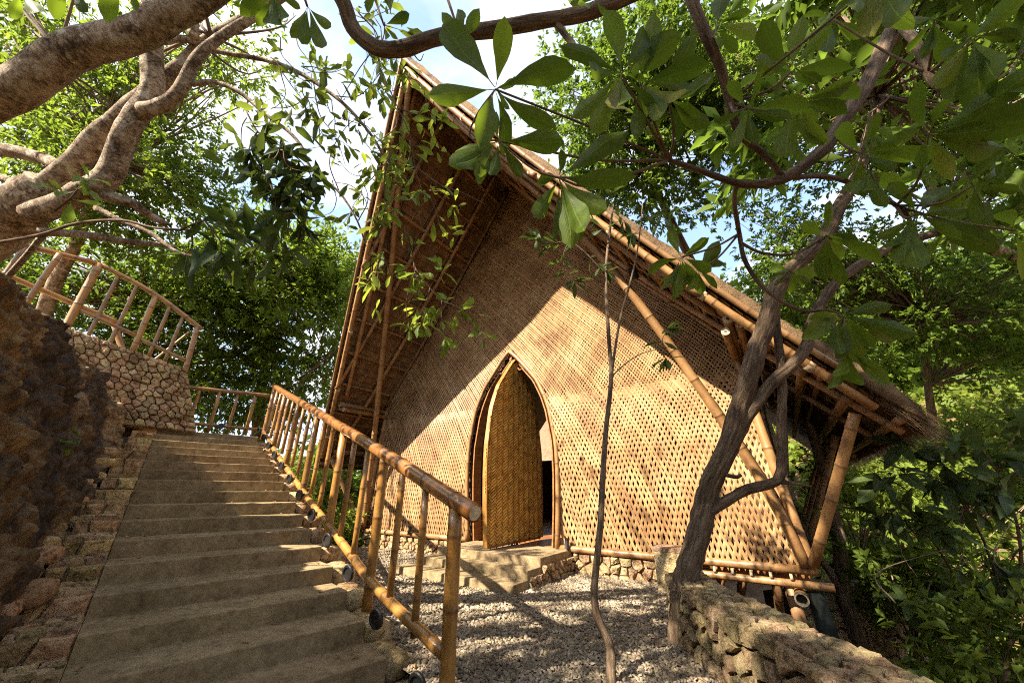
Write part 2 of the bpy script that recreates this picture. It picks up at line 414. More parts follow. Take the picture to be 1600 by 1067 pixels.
def leaf_mat(name, dark, light, trans, tw=.4, rough=.42, big=False, yellow=None):
    """leaf: glossy upper side, light shining through; tone varies from leaf to leaf"""
    m, t, b, o = mat_new(name)
    if big: src = t.nodes.new('ShaderNodeObjectInfo').outputs['Random']
    else: src = nd(t, 'ShaderNodeAttribute', attribute_name='rnd').outputs['Fac']
    cols = [(0.0, dark), (.8, light)]
    if yellow: cols += [(.93, light), (1.0, yellow)]
    r = ramp(t, cols); t.links.new(src, r.inputs[0])
    tr = nd(t, 'ShaderNodeBsdfTranslucent')
    hs = nd(t, 'ShaderNodeHueSaturation'); hs.inputs['Color'].default_value = (*trans, 1)
    mr = nd(t, 'ShaderNodeMapRange'); mr.inputs['To Min'].default_value = .65; mr.inputs['To Max'].default_value = 1.3
    t.links.new(src, mr.inputs['Value']); t.links.new(mr.outputs[0], hs.inputs['Value'])
    c = r.outputs[0]; ct = hs.outputs[0]
    if big:
        uv = t.nodes.new('ShaderNodeUVMap'); uv.uv_map = 'uv'
        sp = t.nodes.new('ShaderNodeSeparateXYZ'); t.links.new(uv.outputs[0], sp.inputs[0])
        d = nd(t, 'ShaderNodeMath', operation='SUBTRACT'); d.inputs[1].default_value = .5; t.links.new(sp.outputs[0], d.inputs[0])
        ab = nd(t, 'ShaderNodeMath', operation='ABSOLUTE'); t.links.new(d.outputs[0], ab.inputs[0])
        # midrib and side veins run at a slant off the midrib
        mid = ramp(t, [(.012, (1, 1, 1)), (.035, (0, 0, 0))]); t.links.new(ab.outputs[0], mid.inputs[0])
        ad = nd(t, 'ShaderNodeMath', operation='MULTIPLY_ADD'); ad.inputs[1].default_value = -.55
        t.links.new(ab.outputs[0], ad.inputs[0]); t.links.new(sp.outputs[1], ad.inputs[2])
        ml = nd(t, 'ShaderNodeMath', operation='MULTIPLY'); ml.inputs[1].default_value = 13; t.links.new(ad.outputs[0], ml.inputs[0])
        fr = nd(t, 'ShaderNodeMath', operation='FRACT'); t.links.new(ml.outputs[0], fr.inputs[0])
        vn = ramp(t, [(.0, (.35, .35, .35)), (.10, (0, 0, 0)), (.90, (0, 0, 0)), (1.0, (.35, .35, .35))]); t.links.new(fr.outputs[0], vn.inputs[0])
        mxv = nd(t, 'ShaderNodeMath', operation='MAXIMUM'); t.links.new(mid.outputs[0], mxv.inputs[0]); t.links.new(vn.outputs[0], mxv.inputs[1])
        mc = nd(t, 'ShaderNodeMixRGB'); mc.inputs[2].default_value = (light[0]*2.4, light[1]*1.9, light[2]*2.2, 1)
        ms = nd(t, 'ShaderNodeMath', operation='MULTIPLY'); ms.inputs[1].default_value = .6; t.links.new(mxv.outputs[0], ms.inputs[0])
        t.links.new(ms.outputs[0], mc.inputs[0]); t.links.new(c, mc.inputs[1]); c = mc.outputs[0]
        v = coords(t); nz = nd(t, 'ShaderNodeTexNoise', i_Scale=14, i_Detail=4); t.links.new(v, nz.inputs['Vector'])
        rz = ramp(t, [(.3, (.7, .7, .7)), (.7, (1.2, 1.15, 1.1))]); t.links.new(nz.outputs['Fac'], rz.inputs[0])
        mz = nd(t, 'ShaderNodeMixRGB', blend_type='MULTIPLY'); mz.inputs[0].default_value = 1; t.links.new(c, mz.inputs[1]); t.links.new(rz.outputs[0], mz.inputs[2]); c = mz.outputs[0]
        nb_ = nd(t, 'ShaderNodeTexNoise', i_Scale=7, i_Detail=5, i_Roughness=.7); t.links.new(v, nb_.inputs['Vector'])
        rb_ = ramp(t, [(.64, (0, 0, 0)), (.70, (.8, .8, .8))]); t.links.new(nb_.outputs['Fac'], rb_.inputs[0])
        mb_ = nd(t, 'ShaderNodeMixRGB'); mb_.inputs[2].default_value = (.13, .075, .02, 1); t.links.new(rb_.outputs[0], mb_.inputs[0]); t.links.new(c, mb_.inputs[1]); c = mb_.outputs[0]
        bp = nd(t, 'ShaderNodeBump', i_Strength=.35, i_Distance=.004); t.links.new(mxv.outputs[0], bp.inputs['Height']); t.links.new(bp.outputs[0], b.inputs['Normal'])
    t.links.new(c, b.inputs['Base Color']); t.links.new(ct, tr.inputs['Color'])
    b.inputs['Roughness'].default_value = rough+.08; b.inputs['Specular IOR Level'].default_value = .14
    ms_ = nd(t, 'ShaderNodeMixShader'); ms_.inputs[0].default_value = tw
    t.links.new(b.outputs[0], ms_.inputs[1]); t.links.new(tr.outputs[0], ms_.inputs[2]); t.links.new(ms_.outputs[0], o.inputs['Surface'])
    return m
M['leaf_broad'] = leaf_mat('broad_leaf', (.026, .054, .006), (.060, .098, .010), (.16, .23, .014), .45, .40, True, (.14, .12, .02))
M['leaf_fresh'] = leaf_mat('fresh_leaf', (.055, .10, .014), (.11, .16, .025), (.27, .36, .04), .42, .40, True)
M['leaf_dusk'] = leaf_mat('dark_leaf', (.022, .042, .013), (.05, .08, .02), (.09, .13, .02), .32, .36, True)
M['leaf_shrub'] = leaf_mat('shrub_leaf', (.028, .05, .016), (.06, .092, .028), (.08, .12, .025), .30, .38, True)
M['fol_green'] = leaf_mat('green_foliage', (.034, .064, .009), (.088, .130, .018), (.17, .26, .028), .45, .42, False, (.16, .15, .03))
M['fol_deep'] = leaf_mat('deep_foliage', (.034, .060, .011), (.082, .115, .018), (.20, .25, .028), .42, .42)
M['fol_light'] = leaf_mat('light_foliage', (.045, .075, .010), (.090, .138, .020), (.22, .31, .030), .48, .45, False, (.19, .17, .03))
M['fol_fresh'] = leaf_mat('fresh_foliage', (.06, .10, .012), (.13, .17, .022), (.34, .40, .04), .45, .45)
M['fol_dusk'] = leaf_mat('dusky_foliage', (.022, .042, .010), (.050, .078, .016), (.12, .16, .02), .40, .38)
M['fol_ground'] = leaf_mat('ground_foliage', (.07, .105, .016), (.14, .19, .030), (.32, .38, .05), .42, .5, False, (.26, .15, .03))

# ------------------------------------------------------------------ stone masonry (fitted rubble)
def clip_poly(P, px, py, nx, ny):
    out = []
    n = len(P)
    for i in range(n):
        a = P[i]; b = P[(i+1) % n]
        da = (a[0]-px)*nx+(a[1]-py)*ny; db = (b[0]-px)*nx+(b[1]-py)*ny
        if da <= 0: out.append(a)
        if (da < 0 < db) or (db < 0 < da):
            f = da/(da-db); out.append((a[0]+(b[0]-a[0])*f, a[1]+(b[1]-a[1])*f))
    return out
def cells(w, h, size, seed, aspect=1.3):
    r = random.Random(seed)
    nx = max(1, round(w/(size*aspect))); ny = max(1, round(h/size))
    pts = []
    for j in range(ny):
        for i in range(nx):
            pts.append(((i+.5+(.5 if j % 2 else 0)-.25+r.uniform(-.36, .36))*w/nx, (j+.5+r.uniform(-.34, .34))*h/ny))
    R = 2.6*max(w/nx, h/ny)
    out = []
    for i, (x, y) in enumerate(pts):
        P = [(0, 0), (w, 0), (w, h), (0, h)]
        for k, (x2, y2) in enumerate(pts):
            if k == i or abs(x2-x) > R or abs(y2-y) > R: continue
            P = clip_poly(P, (x+x2)/2, (y+y2)/2, x2-x, y2-y)
            if len(P) < 3: break
        if len(P) >= 3: out.append(P)
    return out
def stones(parent, fn, w, h, size, depth, mat, seed, gap=.012, aspect=1.3, flat=.62, limit=300):
    """fitted stones on the patch fn(x, y, off) with x in 0..w, y in 0..h and off metres out of the face"""
    r = random.Random(seed+5)
    n = 0
    for P in cells(w, h, size, seed, aspect):
        # subdivide long edges so that the outline can wander
        Q = []
        for i in range(len(P)):
            a = P[i]; b = P[(i+1) % len(P)]
            Lg = math.hypot(b[0]-a[0], b[1]-a[1])
            if Lg < size*.12: 
                continue
            k = 2 if Lg > size*.45 else 1
            for j in range(k): Q.append((a[0]+(b[0]-a[0])*j/k, a[1]+(b[1]-a[1])*j/k))
        if len(Q) < 4: continue
        cx = sum(q[0] for q in Q)/len(Q); cy = sum(q[1] for q in Q)/len(Q)
        rad = sum(math.hypot(q[0]-cx, q[1]-cy) for q in Q)/len(Q)
        if rad < size*.16: continue
        dd = depth*r.uniform(.65, 1.35)
        tx, ty = r.uniform(-.35, .35), r.uniform(-.35, .35)
        V = []; k = len(Q)
        jit = [r.uniform(.88, 1.0) for _ in Q]
        for sc, off in ((1.0, -.04), (1.0, .45), (.93, .86), (flat, 1.0)):
            for q, jj in zip(Q, jit):
                dx, dy = q[0]-cx, q[1]-cy; l = math.hypot(dx, dy) or 1
                s = max(.15, (l*sc*jj-gap*.5)/l)
                o_ = dd*off*(1+(tx*dx+ty*dy)/rad*.6) + (r.uniform(-.16, .16)*dd if off > .3 else 0)
                V.append(fn(cx+dx*s, cy+dy*s, o_))
        V.append(fn(cx, cy, dd*r.uniform(.98, 1.12)))
        F = []
        for j in range(3):
            for i in range(k):
                a = j*k+i; b = j*k+(i+1) % k; F.append((a, b, b+k, a+k))
        for i in range(k): F.append((3*k+i, 3*k+(i+1) % k, 4*k))
        link('stone', mesh_np('stone', V, F, False), mat, parent)
        n += 1
        if n >= limit: break
    return n
def patch(o, ex, ey, nrm):
    o = Vector(o); ex = Vector(ex).normalized(); ey = Vector(ey).normalized(); nrm = Vector(nrm).normalized()
    return lambda x, y, off: o+ex*x+ey*y+nrm*off
def bilinear(a, b, c, d, w, h, nrm):
    """a bottom-left, b bottom-right, c top-right, d top-left"""
    a, b, c, d = map(Vector, (a, b, c, d)); nrm = Vector(nrm).normalized()
    return lambda x, y, off: (a.lerp(b, x/w)).lerp(d.lerp(c, x/w), y/h)+nrm*off

# ------------------------------------------------------------------ ground and terrain
def sm(a, b, x):
    t = min(1, max(0, (x-a)/(b-a))); return t*t*(3-2*t)
def terrain_z(x, y):
    z = -.06
    z -= 1.15*sm(1.5, 3.6, x)*(1-sm(12, 20, math.hypot(x, y)))
    t, n, _ = hut_of(Vector((x, y, 0)))
    z -= .55*sm(-.4, -3, n)*sm(-3, .5, t)*(1-sm(12, 20, math.hypot(x, y)))
    # hill on the right and behind
    d = x*.74+y*.67
    z += max(0, d-9.0)*.30*sm(-6, 6, x)
    z -= .25*sm(3, 9, y)*(1-sm(-4, 1, x))
    r = math.hypot(x, y)
    z += .10*noise.noise(Vector((x*.7, y*.7, 0)))*sm(1.3, 2.5, x) + .8*noise.noise(Vector((x*.12, y*.12, 3)))*sm(9, 16, r)
    return z
def grid_axis(lo, hi, fine_lo, fine_hi, step):
    a = list(np.arange(fine_lo, fine_hi+1e-6, step))
    x = fine_hi; s = step
    while x < hi: s *= 1.35; x += s; a.append(x)
    x = fine_lo; s = step
    b = []
    while x > lo: s *= 1.35; x -= s; b.append(x)
    return sorted(b)+a if not b else list(reversed(b))+a
gx = grid_axis(-600, 600, -8, 12, .33); gy = grid_axis(-300, 900, -5, 14, .33)
V = [(x, y, terrain_z(x, y)) for y in gy for x in gx]
nx = len(gx)
F = np.array([(j*nx+i, j*nx+i+1, (j+1)*nx+i+1, (j+1)*nx+i) for j in range(len(gy)-1) for i in range(nx-1)])
o = link('terrain', mesh_np('terrain', V, F, True), M['soil']); tag(o, 'bare reddish soil slope falling away beyond the stone wall', kind='structure')
# gravel forecourt: a bed with loose pebbles on it
gp = [S(-4.5, SW+.12, 0), S(7, SW+.12, 0), H(-5.6, -.02, 0), H(.55, -.02, 0), Vector((1.42, 4.0, 0)), Vector((1.32, 3.3, 0)), Vector((1.30, -3, 0))]
o = link('gravel_bed', mesh_np('gravel_bed', gp, [tuple(range(len(gp)))], False), M['gravelbed']); tag(o, 'sandy bed under the loose gravel in front of the hut', kind='structure')
def in_poly(x, y, P):
    c = False; j = len(P)-1
    for i in range(len(P)):
        if (P[i][1] > y) != (P[j][1] > y) and x < (P[j][0]-P[i][0])*(y-P[i][1])/(P[j][1]-P[i][1])+P[i][0]: c = not c
        j = i
    return c
def pebbles(n, poly, name, mat):
    base = np.array([(1, 0, 0), (0, 1, 0), (-1, 0, 0), (0, -1, 0), (.55, .55, .7), (-.55, .55, .7), (-.55, -.55, .7), (.55, -.55, .7)], float)
    fc = np.array([(0, 1, 4), (1, 2, 5), (2, 3, 6), (3, 0, 7), (4, 5, 6), (4, 6, 7), (0, 4, 7), (1, 5, 4), (2, 6, 5), (3, 7, 6)])
    P2 = [(p[0], p[1]) for p in poly]
    pts = []
    while len(pts) < n:
        # denser close to the camera, where single pebbles show
        y = 1.4+6.6*rng.random()**1.9; x = rng.uniform(-4.6, 2.2)
        if in_poly(x, y, P2): pts.append((x, y))
    pts = np.array(pts)
    s = rng.uniform(.006, .0145, n)*(1+.15*(pts[:, 1] > 4))
    s[rng.random(n) < .04] *= 1.5
    ang = rng.uniform(0, 2*np.pi, n)
    V = np.repeat(base[None], n, 0)*(1+rng.uniform(-.28, .28, (n, 8, 3)))
    V *= np.stack([s*rng.uniform(.8, 1.5, n), s*rng.uniform(.7, 1.1, n), s*rng.uniform(.6, 1.0, n)], 1)[:, None, :]
    c, sn = np.cos(ang)[:, None], np.sin(ang)[:, None]
    X = V[:, :, 0]*c-V[:, :, 1]*sn; Y = V[:, :, 0]*sn+V[:, :, 1]*c
    tl = rng.uniform(-.5, .5, (n, 2))
    Z = V[:, :, 2]+X*tl[:, :1]+Y*tl[:, 1:]
    W = np.stack([X+pts[:, :1], Y+pts[:, 1:], Z+rng.uniform(-.002, .010, (n, 1))], 2).reshape(-1, 3)
    Fa = (fc[None]+(np.arange(n)*8)[:, None, None]).reshape(-1, 3)
    o = link(name, mesh_np(name, W, Fa, False, {'rnd': np.repeat(rng.random(n), 8)}), mat)
    return o
o = pebbles(52000, gp, 'gravel', M['gravel']); tag(o, 'loose grey and tan gravel covering the yard before the hut', kind='stuff')

# ------------------------------------------------------------------ stairs
NST = 17
st = thing('staircase', 'long concrete staircase climbing past the rock bank to the landing', 'staircase')
for k in range(-2, NST):
    zt = SZ0+RISE*k
    # block with a slightly worn nose
    nx_ = 26
    V = []; F = []
    prof = [(0, zt-RISE-.25), (0, zt-.007), (.002, zt-.002), (.008, zt), (TREAD+.03 if k < NST-1 else .62, zt), (TREAD+.03 if k < NST-1 else .62, zt-RISE-.25)]
    for i in range(nx_+1):
        c = SW*i/nx_
        for j, (a, z) in enumerate(prof):
            w = .003*noise.noise(Vector((c*5, k*3.3, j*.2)))+(.0035*noise.noise(Vector((c*19, k*7.1, j*.3))) if j in (1, 2, 3) else 0)
            V.append(S(a+TREAD*k+(w if j < 3 else 0), c, z+(w if 1 <= j <= 3 else 0)))
    m_ = len(prof)
    for i in range(nx_):
        for j in range(m_):
            a = i*m_+j; b = i*m_+(j+1) % m_; F.append((a, b, b+m_, a+m_))
    F.append(tuple(range(m_-1, -1, -1))); F.append(tuple(nx_*m_+j for j in range(m_)))
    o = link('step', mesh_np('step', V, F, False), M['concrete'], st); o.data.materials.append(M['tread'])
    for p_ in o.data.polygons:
        if p_.normal.z > .6: p_.material_index = 1  # tops take the paler colour: part finish, part painted light
# landing slab behind the top step
b = Buf(); b.box(S(TREAD*(NST-1)+.62, 0, SZ0+RISE*(NST-1)-.3), SD*.45, SX*SW, Vector((0, 0, .298)))
link('landing_slab', b.mesh('landing_slab'), M['concrete'], st)

# left edging of fitted small stones on each step, bigger stones in its face
ed = thing('stone_edging', 'stepped edging of small fitted stones along the rock side of the stairs', 'stone edging')
EW = .26
b = Buf()
for k in range(-2, 16):
    zt = SZ0+RISE*k+.035
    b.box(S(TREAD*k+.03, -EW, zt-RISE-.2), SD*(TREAD+.02), SX*(EW-.003), Vector((0, 0, RISE+.2-.022)))
link('mortar_bed', b.mesh('mortar_bed'), M['paste'], ed)
for k in range(0, 16):
    zt = SZ0+RISE*k+.035
    wdt = EW-.002
    if k < 8: stones(ed, patch(S(TREAD*k+.02, -EW, zt-.022), SX, SD, (0, 0, 1)), wdt, TREAD-.04, .058 if k < 6 else .085, .026, M['limestone'], 100+k, gap=.003, flat=.86)
    stones(ed, patch(S(TREAD*k+.03, -EW, zt-RISE-.02), SX, (0, 0, 1), -SD), wdt, RISE+.0, .085, .05, M['orange'], 200+k, gap=.003, aspect=1.35)
# loose ochre rocks between the edging and the foot of the bank: placed further down, once boulder() exists
# right edging: rough stones in mortar
er = thing('stone_edging', 'rough mortared edging stones between the steps and the bamboo railing', 'stone edging')
b = Buf()
for k in range(-2, 16):
    zt = SZ0+RISE*k
    b.box(S(TREAD*k+.05, SW+.012, -1.2), SD*TREAD, SX*.20, Vector((0, 0, 1.2+zt-.05)))
link('mortar_bed', b.mesh('mortar_bed'), M['paste'], er)
def boulder(parent, c, sx, sy, sz, mat, seed, name='stone', dirs=None):
    """rough natural stone: lumpy 42-vertex ball with flattened sides"""
    r = random.Random(seed)
    t_ = (1+5**.5)/2
    base = [Vector(v).normalized() for v in [(-1, t_, 0), (1, t_, 0), (-1, -t_, 0), (1, -t_, 0), (0, -1, t_), (0, 1, t_), (0, -1, -t_), (0, 1, -t_), (t_, 0, -1), (t_, 0, 1), (-t_, 0, -1), (-t_, 0, 1)]]
    fs = [(0,11,5),(0,5,1),(0,1,7),(0,7,10),(0,10,11),(1,5,9),(5,11,4),(11,10,2),(10,7,6),(7,1,8),(3,9,4),(3,4,2),(3,2,6),(3,6,8),(3,8,9),(4,9,5),(2,4,11),(6,2,10),(8,6,7),(9,8,1)]
    Vv = list(base); F2 = []; mid = {}
    def mp(a, b_):
        k = (min(a, b_), max(a, b_))
        if k not in mid: mid[k] = len(Vv); Vv.append(((Vv[a]+Vv[b_])/2).normalized())
        return mid[k]
    for a, b_, c_ in fs:
        x, y, z = mp(a, b_), mp(b_, c_), mp(c_, a); F2 += [(a, x, z), (b_, y, x), (c_, z, y), (x, y, z)]
    ex, ey = dirs if dirs else (SX, SD)
    out = []
    for v in Vv:
        q = Vector([math.copysign(abs(q_)**.62, q_) for q_ in v])
        q *= 1+.22*noise.noise(v*1.4+Vector((seed*1.7, seed*.6, 0)))+.08*r.uniform(-1, 1)
        out.append(Vector(c)+ex*q.x*sx+ey*q.y*sy+Vector((0, 0, q.z*sz)))
    return link(name, mesh_np(name, out, F2, True), mat, parent)
for k in range(-1, 16):
    zt = SZ0+RISE*k
    boulder(er, S(TREAD*k+.10, SW+.10, zt-.085), .095, .085, .075, M['limestone'], 300+k)
    boulder(er, S(TREAD*k+.27, SW+.11, zt-.06), .09, .085, .055, M['limestone'], 340+k)
    if k < 5: boulder(er, S(TREAD*k+.18, SW+.20, zt-.16), .07, .13, .09, M['limestone'], 380+k)

r = random.Random(23)
for i in range(46):
    a = r.uniform(-.6, 5.0); sz = r.uniform(.03, .085)*(1.2 if a < 2 else .9)
    boulder(ed, S(a, -EW-.02-r.uniform(0, .13), SZ0+RISE*a/TREAD+r.uniform(-.06, .06)), sz*r.uniform(.8, 1.4), sz*r.uniform(.8, 1.3), sz*r.uniform(.6, .9), M['orange'] if r.random() < .7 else M['limestone'], 500+i)

# ------------------------------------------------------------------ bamboo stair railing
rl = thing('bamboo_railing', 'varnished bamboo railing beside the concrete stairs, fat handrail with sawn end', 'railing')
RC = SW+.107
def hr_z(a): return 1.115+.308*a - (.02*(a-2)**2/9 if a < 2 else 0)
def lr_z(a): return .205+.317*a+.004*(a-2.5)**2*0
hp = [S(a, RC, hr_z(a)) for a in (-.66, .6, 2.0, 3.5, 5.0, 6.02)]
hp[0] = S(-.66, RC, .885)
bamboo('handrail', rl, hp, .052, M['varnished'], 16, .36, 0.1)
# sawn end: pale disc with rim
d0 = (hp[0]-hp[1]).normalized()
V, F = sweep([hp[0]+d0*.0005, hp[0]+d0*.004], [.041, .040], 16)
link('sawn_end', mesh_np('sawn_end', V, F, False), M['cut'], rl)
lp = [S(a, RC, z) for a, z in ((-.44, .185), (.44, .35), (1.14, .55), (2.2, .86), (3.6, 1.285), (4.6, 1.605), (6.1, 2.12))]
bamboo('low_rail', rl, lp, .034, M['bamboo'], 12, .34)
for k in range(0, 19):
    a = -.46+TREAD*k
    zt = hr_z(a)-.02 if k else .905
    if k % 3 == 0:
        zb = SZ0+RISE*(a/TREAD)-.12
        bamboo('post', rl, [S(a, RC+.01, zb), S(a-.01, RC, zt)], .043 if k == 0 else .038, M['bamboo'], 12, .42)
    else:
        bamboo('baluster', rl, [S(a, RC, .20+.317*a+.02), S(a, RC, zt)], .024, M['bamboo'], 10, .36)
for k in range(12):
    a = -.296+.57*k
    z = .13+.327*a
    c = S(a, RC-.062, z)
    ax = (-SX*.96+Vector((0, 0, -.12))+SD*-.25).normalized()
    R0 = .062
    V, F = sweep([c+ax*.0, c+ax*.014, c+ax*.020, c+ax*.0205, c+ax*.010], [R0, R0, R0*.93, R0*.72, R0*.60], 22)
    lamp = link('step_light', mesh_np('step_light', V, F, False), M['black'], rl)
    # half hood across the recess
    u, w = frame(ax)
    V = [c+ax*.0195+(u*math.cos(t)+w*math.sin(t))*R0*.70 for t in np.linspace(.3, math.pi+.3, 9)]
    V2 = [v+ax*-.004 for v in V]
    n_ = len(V)
    link('hood', mesh_np('hood', V+V2, [tuple(range(n_)), tuple(range(2*n_-1, n_-1, -1))]+[(i, n_+i, n_+(i+1) % n_, (i+1) % n_) for i in range(n_)], False), M['black'], lamp)
    V, F = sweep([c-ax*.0, c-ax*.03], [.018, .018], 8)
    link('bracket', mesh_np('bracket', V, F), M['black'], lamp)

# railing across the landing
lr = thing('bamboo_railing', 'short bamboo railing closing the far side of the top landing', 'railing')
A6 = 6.08
bamboo('handrail', lr, [S(A6, -.2, 2.70), S(A6, 1.45, 2.78)], .036, M['bamboo'], 10)
bamboo('low_rail', lr, [S(A6, -.2, 2.11), S(A6, 1.45, 2.11)], .03, M['bamboo'], 10)
for i, c in enumerate((.08, .37, .66, .94, 1.22)):
    bamboo('baluster', lr, [S(A6, c, 1.99), S(A6, c, 2.72)], .030 if i % 2 == 0 else .024, M['bamboo'], 10)
V, F = sweep([S(A6-.05, .82, 2.10), S(A6-.075, .82, 2.10)], [.05, .05], 18)
link('step_light', mesh_np('step_light', V, F, False), M['black'], lr)

# ------------------------------------------------------------------ upper retaining wall and walkway railing
uw = thing('retaining_wall', 'tall dry stone retaining wall under the upper walkway railing', 'stone wall')
pa, pb, pc, pd = S(5.5, -2.4, 2.0), S(5.62, .49, 1.90), S(5.70, .10, 2.93), S(5.70, -2.4, 3.50)
nrm = (pb-pa).cross(pd-pa).normalized()
if nrm.dot(-pa+Vector((0, 0, 1))) < 0: nrm = -nrm
stones(uw, bilinear(pa, pb, pc, pd, 2.9, 1.2, nrm), 2.9, 1.2, .104, .06, M['limestone'], 41, gap=.003, aspect=1.15)
b = Buf()
back = SD*1.6
b.add([pa-nrm*.03, pb-nrm*.03, pc-nrm*.03, pd-nrm*.03, pa+back, pb+back, pc+back, pd+back], [(0, 1, 2, 3), (3, 2, 6, 7), (1, 5, 6, 2), (0, 3, 7, 4), (0, 4, 5, 1), (4, 7, 6, 5)])
link('core', b.mesh('core'), M['paste'], uw)
ur = thing('bamboo_railing', 'golden bamboo railing of the upper walkway, on top of the tall stone wall', 'railing')
def U(c, z, da=.06): return S(5.70+da, c, z)
P1b, P1t = U(-1.40, 3.2), U(-1.38, 4.42); P2b, P2t = U(-.62, 2.98), U(-.62, 4.12); P3b, P3t = U(.085, 2.88), U(.04, 3.76)
bamboo('post', ur, [P1b, P1t], .052, M['bamboo'], 12); bamboo('post', ur, [P2b, P2t], .042, M['bamboo'], 12); bamboo('post', ur, [P3b, P3t], .038, M['bamboo'], 12)
bamboo('handrail', ur, [P1t+Vector((0, 0, .0)), P2t+Vector((0, 0, .02)), U(.11, 3.72)], .038, M['bamboo'], 12)
bamboo('low_rail', ur, [U(-1.42, 3.62), U(-.62, 3.36)], .03, M['bamboo'], 10); bamboo('low_rail', ur, [U(-.62, 3.34), U(.06, 3.10)], .03, M['bamboo'], 10)
for c, zb, zt in ((-1.13, 3.1, 4.30), (-.88, 3.05, 4.22), (-.40, 2.95, 4.02), (-.19, 2.9, 3.92)):
    bamboo('baluster', ur, [U(c-.02, zb), U(c, zt)], .027, M['bamboo'], 10)
bamboo('handrail', ur, [P1t, U(-2.7, 4.30, -.1)], .042, M['varnished'], 12)
for c in (-1.78, -2.10): bamboo('baluster', ur, [U(c-.06, 3.3, -.05), U(c, 4.36, -.05)], .036, M['bamboo'], 10)
bamboo('low_rail', ur, [U(-2.7, 4.05, .15), U(-1.75, 3.80, .2), U(-.95, 3.60, .3)], .04, M['bamboo'], 10)
bamboo('brace', ur, [U(-1.0, 3.62, .35), U(-.62, 2.90, .25)], .045, M['bamboo'], 10)
bamboo('brace', ur, [U(-.45, 2.95, .5), U(-.05, 3.75, .5)], .018, M['pole'], 8)

# ------------------------------------------------------------------ rock bank left of the stairs
def rock_pt(a, h):
    zb = max(.02, SZ0+.325*a-.06)
    zc = np.interp(a, [-4, -2, .2, 1.75, 4.3, 5.4, 6.5], [1.6, 1.75, 1.97, 2.18, 2.30, 2.12, 2.1])
    cc = np.interp(a, [-4, -2, .2, 1.75, 4.3, 5.4, 6.5], [.95, .85, .72, .72, .66, .46, .42])
    if h <= 1:
        s = h
        c = -.19-(cc-.19)*(s**1.0)-.05*math.sin(math.pi*s)
        z = zb-.26+(zc-zb+.26)*(s**.85)
    else:
        e = h-1
        c = -cc-e*3.0; z = zc+.25*e+.5*e*e
    p = S(a, c, z)
    q = Vector((a*1.3, c*1.6, z*2.1))
    amp = .13*min(1, h*4) if h < 1 else .13
    w = noise.fractal(q*1.05, 1.0, 2.1, 5)
    k_ = min(1, .25+h*9)
    # blocks with crevices between them, and smaller rubble on the blocks
    d1, _ = noise.voronoi(Vector((a*2.1, c*2.4, z*3.4))+Vector((w, w*.6, -w))*.30)
    d2, _ = noise.voronoi(Vector((a*6.3, c*6.5, z*8.5))+Vector((w, -w, w))*.5)
    d3, _ = noise.voronoi(Vector((a*17, c*17, z*20)))
    blk = .15*min(d1[1]-d1[0], .55)-.05+.075*min(d2[1]-d2[0], .5)+.030*min(d3[1]-d3[0], .5)
    fine = noise.fractal(q*9.0, .8, 2.2, 4)
    return p+(SX*.85+Vector((0, 0, .4)))*k_*(w*amp*.55+blk+.018*fine)+SD*amp*.35*noise.noise(q*2.3+Vector((3, 9, 4)))

na, nh = 620, 190
hs_ = [i/155*1.0 for i in range(156)]+[1+((i+1)/34)**1.3 for i in range(34)]
V = [rock_pt(-3.2+9.4*i/(na-1), h) for i in range(na) for h in hs_]
F = np.array([(i*nh+j, (i+1)*nh+j, (i+1)*nh+j+1, i*nh+j+1) for i in range(na-1) for j in range(nh-1)])
o = link('rock_bank', mesh_np('rock_bank', V, F, False), M['rock']); tag(o, 'dark weathered rock bank rising left of the stairs', kind='structure')

# ------------------------------------------------------------------ boundary wall on the right
bw = thing('stone_wall', 'low mossy rubble wall running along the right edge of the gravel yard', 'stone wall')
WX0, WX1, WY0, WY1, WZ = 1.215, 1.50, .55, 3.62, .37
def wface(x, y, off):   # left face, leaning back a little, far end curving
    yy = WY1-x
    return Vector((WX0-.02+.03*y/WZ+.10*sm(2.9, 3.7, yy)-off, yy, y))
stones(bw, wface, WY1-WY0, WZ, .098, .040, M['wallstone'], 61, gap=.010, aspect=1.15)
def wtop(x, y, off):
    yy = WY1-x
    return Vector((WX0+.015+.10*sm(2.9, 3.7, yy)+y, yy, WZ-.012+off))
stones(bw, wtop, WY1-WY0, WX1-WX0-.01, .066, .022, M['wallstone'], 62, gap=.009, aspect=1.25, flat=.82)
wend = patch((WX0+.11, WY1-.01, 0), (1, 0, 0), (0, 0, 1), (0, 1, 0))
stones(bw, wend, .27, WZ, .13, .05, M['wallstone'], 63)
b = Buf()
for i in range(12):
    y0 = WY0+(WY1-WY0)*i/12; y1 = WY0+(WY1-WY0)*(i+1)/12
    x0 = WX0+.04+.10*sm(2.9, 3.7, (y0+y1)/2)
    b.box((x0, y0, -1.3), (.26, 0, 0), (0, y1-y0, 0), (0, 0, 1.3+WZ-.03))
link('core', b.mesh('core'), M['mortar'], bw)
# pale plastered pillar where the wall meets the hut plinth
pl = thing('plaster_pillar', 'small pale plastered pillar at the end of the hut plinth, half behind the tree', 'pillar')
b = Buf()
def tb(b, t0, t1, n0, n1, z0, z1, a=0.0): b.box(H(t0, n0, z0), HD*(t1-t0), HN*(n1-n0), Vector((0, 0, z1-z0)), a)
tb(b, .17, .50, .08, .40, -.1, .385)
link('shaft', b.mesh('shaft'), M['limestone'], pl)
b = Buf(); tb(b, .168, .502, .078, .404, .386, .43); link('cap', b.mesh('cap'), M['limestone'], pl)

